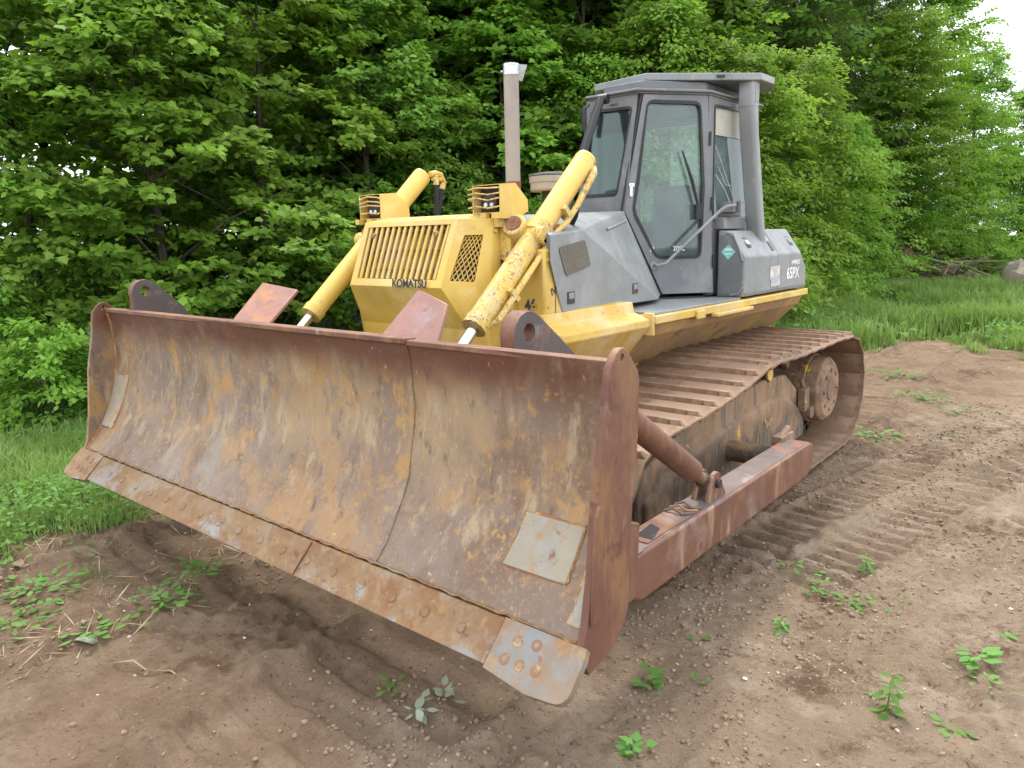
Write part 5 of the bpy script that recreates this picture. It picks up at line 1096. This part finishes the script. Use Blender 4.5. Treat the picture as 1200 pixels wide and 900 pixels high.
W = [
 (1038, 838, stemmed(.15, 6, .060, (.01, .02)), 'tall upright weed with many leaves, the nearest on the gravelly dirt at lower right', l_weed, (.15, .01, .02)),
 (1145, 778, rosette(12, .085, .02, up_=.35), 'flat rosette of long bright leaves beside a white scrap', l_weed, None),
 (1176, 738, rosette(10, .05, .02), 'small round weed near the right edge, above the white scrap', l_weed, None),
 (1115, 852, rosette(16, .045, .02, spread=.06), 'small leafy weed right of the tall upright weed', l_weed, None),
 (1160, 806, rosette(14, .035, .02, spread=.07), 'thin pale weed below the long-leaved rosette', l_weed, None),
 (1000, 706, rosette(46, .042, .03, spread=.11), 'dense low mat of small leaves on the cracked soil', l_weed, None),
 (958, 692, rosette(26, .042, .03, spread=.09), 'low weed patch left of the dense leafy mat', l_weed, None),
 (1015, 672, stemmed(.10, 5, .045), 'short upright weed behind the dense leafy mat', l_weed, (.10, 0, 0)),
 (970, 674, rosette(9, .05, .03), 'tiny two-leaf weed behind the low weed patch', l_weed, None),
 (930, 672, rosette(9, .055, .04), 'small bright weed at the edge of the track prints', l_weed, None),
 (916, 733, stemmed(.06, 3, .05), 'dark little weed in the track prints, right of the blade end', l_weed, (.06, 0, 0)),
 (755, 797, rosette(10, .058, .035, MAPLE), 'blue green lobed weed just right of the blade corner', l_weed, None),
 (741, 880, rosette(14, .050, .04, MAPLE), 'lobed green weed at the bottom of the photo below the blade corner', l_weed, None),
 (487, 828, rosette(12, .060, .06), 'silvery leaved weed in front of the blade', l_silver, None),
 (520, 816, rosette(9, .055, .06), 'silver green sprout right of the silvery weed', l_silver, None),
 (462, 802, rosette(12, .045, .03), 'small green weed left of the silvery weed', l_weed, None),
 (812, 800, rosette(7, .035, .02), 'tiny weed on the dirt right of the blade corner weed', l_weed, None),
 (813, 742, rosette(6, .04, .02), 'yellow green seedling near the blade end', l_weed, None),
 (190, 712, rosette(70, .055, .05, spread=.16), 'broad leafy weed clump under the far half of the blade', l_weed, None),
 (232, 684, rosette(60, .050, .07, spread=.12), 'weed clump joining the broad one, closer to the blade', l_weed, None),
 (110, 745, rosette(24, .060, .03, spread=.10), 'small weed left of the broad weed clump', l_weed, None),
 (40, 690, rosette(80, .055, .06, spread=.22), 'scrubby weed patch on the straw at the left edge', l_weed, None),
 (12, 730, rosette(50, .055, .06, spread=.18), 'scrubby weed patch at the left edge, below the other', l_weed, None),
 (1047, 440, rosette(110, .07, .10, spread=.32), 'grassy clump on the dirt behind the crawler track', l_weed, None),
 (1078, 468, rosette(90, .06, .06, spread=.28), 'low grassy clump on the dirt right of the crawler track', l_weed, None),
 (1028, 512, rosette(60, .06, .04, spread=.22), 'thin green clump at the rear end of the crawler track', l_weed, None),
 (1130, 482, rosette(60, .05, .03, spread=.26), 'flat green clump on the dirt, furthest right of the clumps behind the track', l_weed, None),
]
for px, py, VF, lab, mt, st in W:
    x, y = gp(px, py); weed(x, y, VF, lab, mt, 'weed', st)
# white scraps and pale stones
def stone(px, py, r, name, label, mat, cat, sc=(1, .7, .5), rz=0, emb=.2):
    x, y = gp(px, py); b = MB(); b.ball((0, 0, 0), r, 9, sc=sc); rr_ = random.Random(px); b.v = [(p[0]*(1+rr_.uniform(-.12, .12)), p[1]*(1+rr_.uniform(-.12, .12)), p[2]*(1+rr_.uniform(-.12, .12))) for p in b.v]
    o = b.build(name, mat); o.location = (x, y, gz(x, y)+r*sc[2]*(1-emb*2)); o.rotation_euler = (0, 0, R(rz)); return tag(o, label, cat)
stone(1163, 762, .026, 'plastic_scrap', 'white scrap of plastic lying by the long-leaved rosette', m_white, 'litter', (1, .35, .25), 20)
stone(1110, 781, .018, 'stone', 'smooth cream stone left of the long-leaved rosette', m_rock, 'stone', (1, .6, .5))
stone(1185, 710, .010, 'stone', 'white chip of stone resting on the small round weed', m_white, 'stone')
stone(873, 795, .011, 'stone', 'small white stone on the bare dirt, right of the blade corner', m_white, 'stone')
x, y = at(24.5, -5.25); b = MB(); b.ball((0, 0, .42), .62, 14, sc=(.9, .8, 1.0)); rr_ = random.Random(5); b.v = [(p[0]*(1+rr_.uniform(-.09, .09)), p[1]*(1+rr_.uniform(-.09, .09)), p[2]*(1+rr_.uniform(-.09, .09))) for p in b.v]
o = b.build('boulder', m_rock); o.location = (x, y, gz(x, y)); tag(o, 'pale boulder standing in the grass at the right edge', 'boulder')
# white dead leaf and stalk on the left, torn cloth strips in the grass
def strip(pts, w, name, label, mat, cat, px):
    x, y = gp(*px); z = gz(x, y)+.012; b = MB(); q = [Vector(p) for p in pts]; vs = []
    for i, p in enumerate(q):
        d = (q[min(i+1, len(q)-1)]-q[max(i-1, 0)]).normalized(); n_ = Vector((-d.y, d.x, 0))*w*(1-.5*abs(2*i/(len(q)-1)-1)); vs += [p-n_, p+n_+Vector((0, 0, .01*math.sin(i*2)))]
    b.add(vs, [(2*i, 2*i+1, 2*i+3, 2*i+2) for i in range(len(q)-1)]); o = b.build(name, mat); so = o.modifiers.new('t', 'SOLIDIFY'); so.thickness = .003; o.location = (x, y, z); return tag(o, label, cat)
strip([(-.20, .0, .0), (-.1, .05, .02), (0, .06, .015), (.1, .12, .02), (.22, .13, .0)], .006, 'dead_stalk', 'pale bent dead stalk lying on the mud at lower left', l_straw, 'twig', (155, 792))
strip([(-.05, -.02, 0), (0, 0, .02), (.06, .03, .0)], .03, 'dead_leaf', 'pale green torn leaf lying at lower left beside the weeds', l_silver, 'leaf', (98, 750))
strip([(-.05, -.02, 0), (0, 0, .02), (.06, .02, .0)], .03, 'dead_leaf', 'dry cream leaf lying on the straw near the left edge', l_straw, 'leaf', (20, 660))
strip([(-.22, -.12, 0), (-.1, -.02, .05), (.1, .02, .04), (.3, .15, .0)], .035, 'white_rag', 'whitish rag caught in the grass left of the blade corner', m_white, 'litter', (62, 515))
strip([(-.15, -.02, 0), (0, .02, .06), (.2, .05, .0)], .03, 'white_rag', 'whitish scrap in the grass touching the blade corner', m_white, 'litter', (96, 508))
# brush piles at the far edge of the grass, dead wood at the left
def pile(d, a, w, h, n, label, seed, mat=m_log, name='brush_pile'):
    x, y = at(d, a); r_ = random.Random(seed); b = MB()
    for k in range(n):
        cx, cy, cz = r_.gauss(0, w*.45), r_.gauss(0, w*.25), abs(r_.gauss(0, h*.45)); th = r_.uniform(0, 6.28); L = r_.uniform(.4, 1.5)*w*.35; dz = r_.uniform(-.35, .35)*L
        p = Vector((cx, cy, cz)); q = Vector((math.cos(th)*L, math.sin(th)*L, dz)); m_ = Vector((r_.gauss(0, .06), r_.gauss(0, .06), r_.gauss(0, .06)))
        b.tube([p-q, p+m_, p+q], [r_.uniform(.012, .035)]*2+[.008], 5, r_.randint(0, 2))
    o = b.build(name, [mat, m_bark, m_clod]); o.location = (x, y, gz(x, y)); return tag(o, label, 'brush pile')
def mound(d, a, w, h, label, seed):
    x, y = at(d, a); b = MB(); b.ball((0, 0, 0), 1, 16, sc=(w, w*.8, h)); r_ = random.Random(seed); b.v = [(p[0]*(1+r_.uniform(-.1, .1)), p[1]*(1+r_.uniform(-.1, .1)), p[2]*(1+r_.uniform(-.12, .12))) for p in b.v]
    o = b.build('soil_heap', m_clod); o.location = (x, y, gz(x, y)); return tag(o, label, 'soil heap')
mound(24.0, -15.0, .9, 1.0, 'reddish brown heap of soil between the right-hand trees and the grass', 3)
mound(25.0, -12.2, .75, 1.35, 'small brown soil heap left of the tangled brush pile', 4)
pile(24.8, -10.4, 1.7, .95, 260, 'tangled grey brown brush pile in the grass before the right-hand trees', 6)
pile(24.0, -13.4, 1.1, .8, 110, 'smaller heap of dead branches left of the tangled brush pile', 8)
def log(px, d, a, L, r, th, z, label):
    x, y = at(d, a); b = MB(); t_ = Vector((math.cos(th), math.sin(th), .1))*L/2; b.tube([-t_, -t_*.3+Vector((0, 0, .03)), t_*.5, t_], [r, r*.95, r*.85, r*.7], 12)
    o = b.build('fallen_log', m_log); o.location = (x, y, gz(x, y)+z); return tag(o, label, 'log')
log(0, 9.6, -68.5, 1.8, .13, .9, .72, 'pale grey log propped behind the far end of the blade')
log(0, 10.4, -75.5, 1.6, .28, 1.2, .55, 'thick brown log in the shade at the left edge, behind the lime bush')
pile(9.9, -73.5, .9, 1.0, 26, 'bare crooked dead branches above the lime bush', 12)
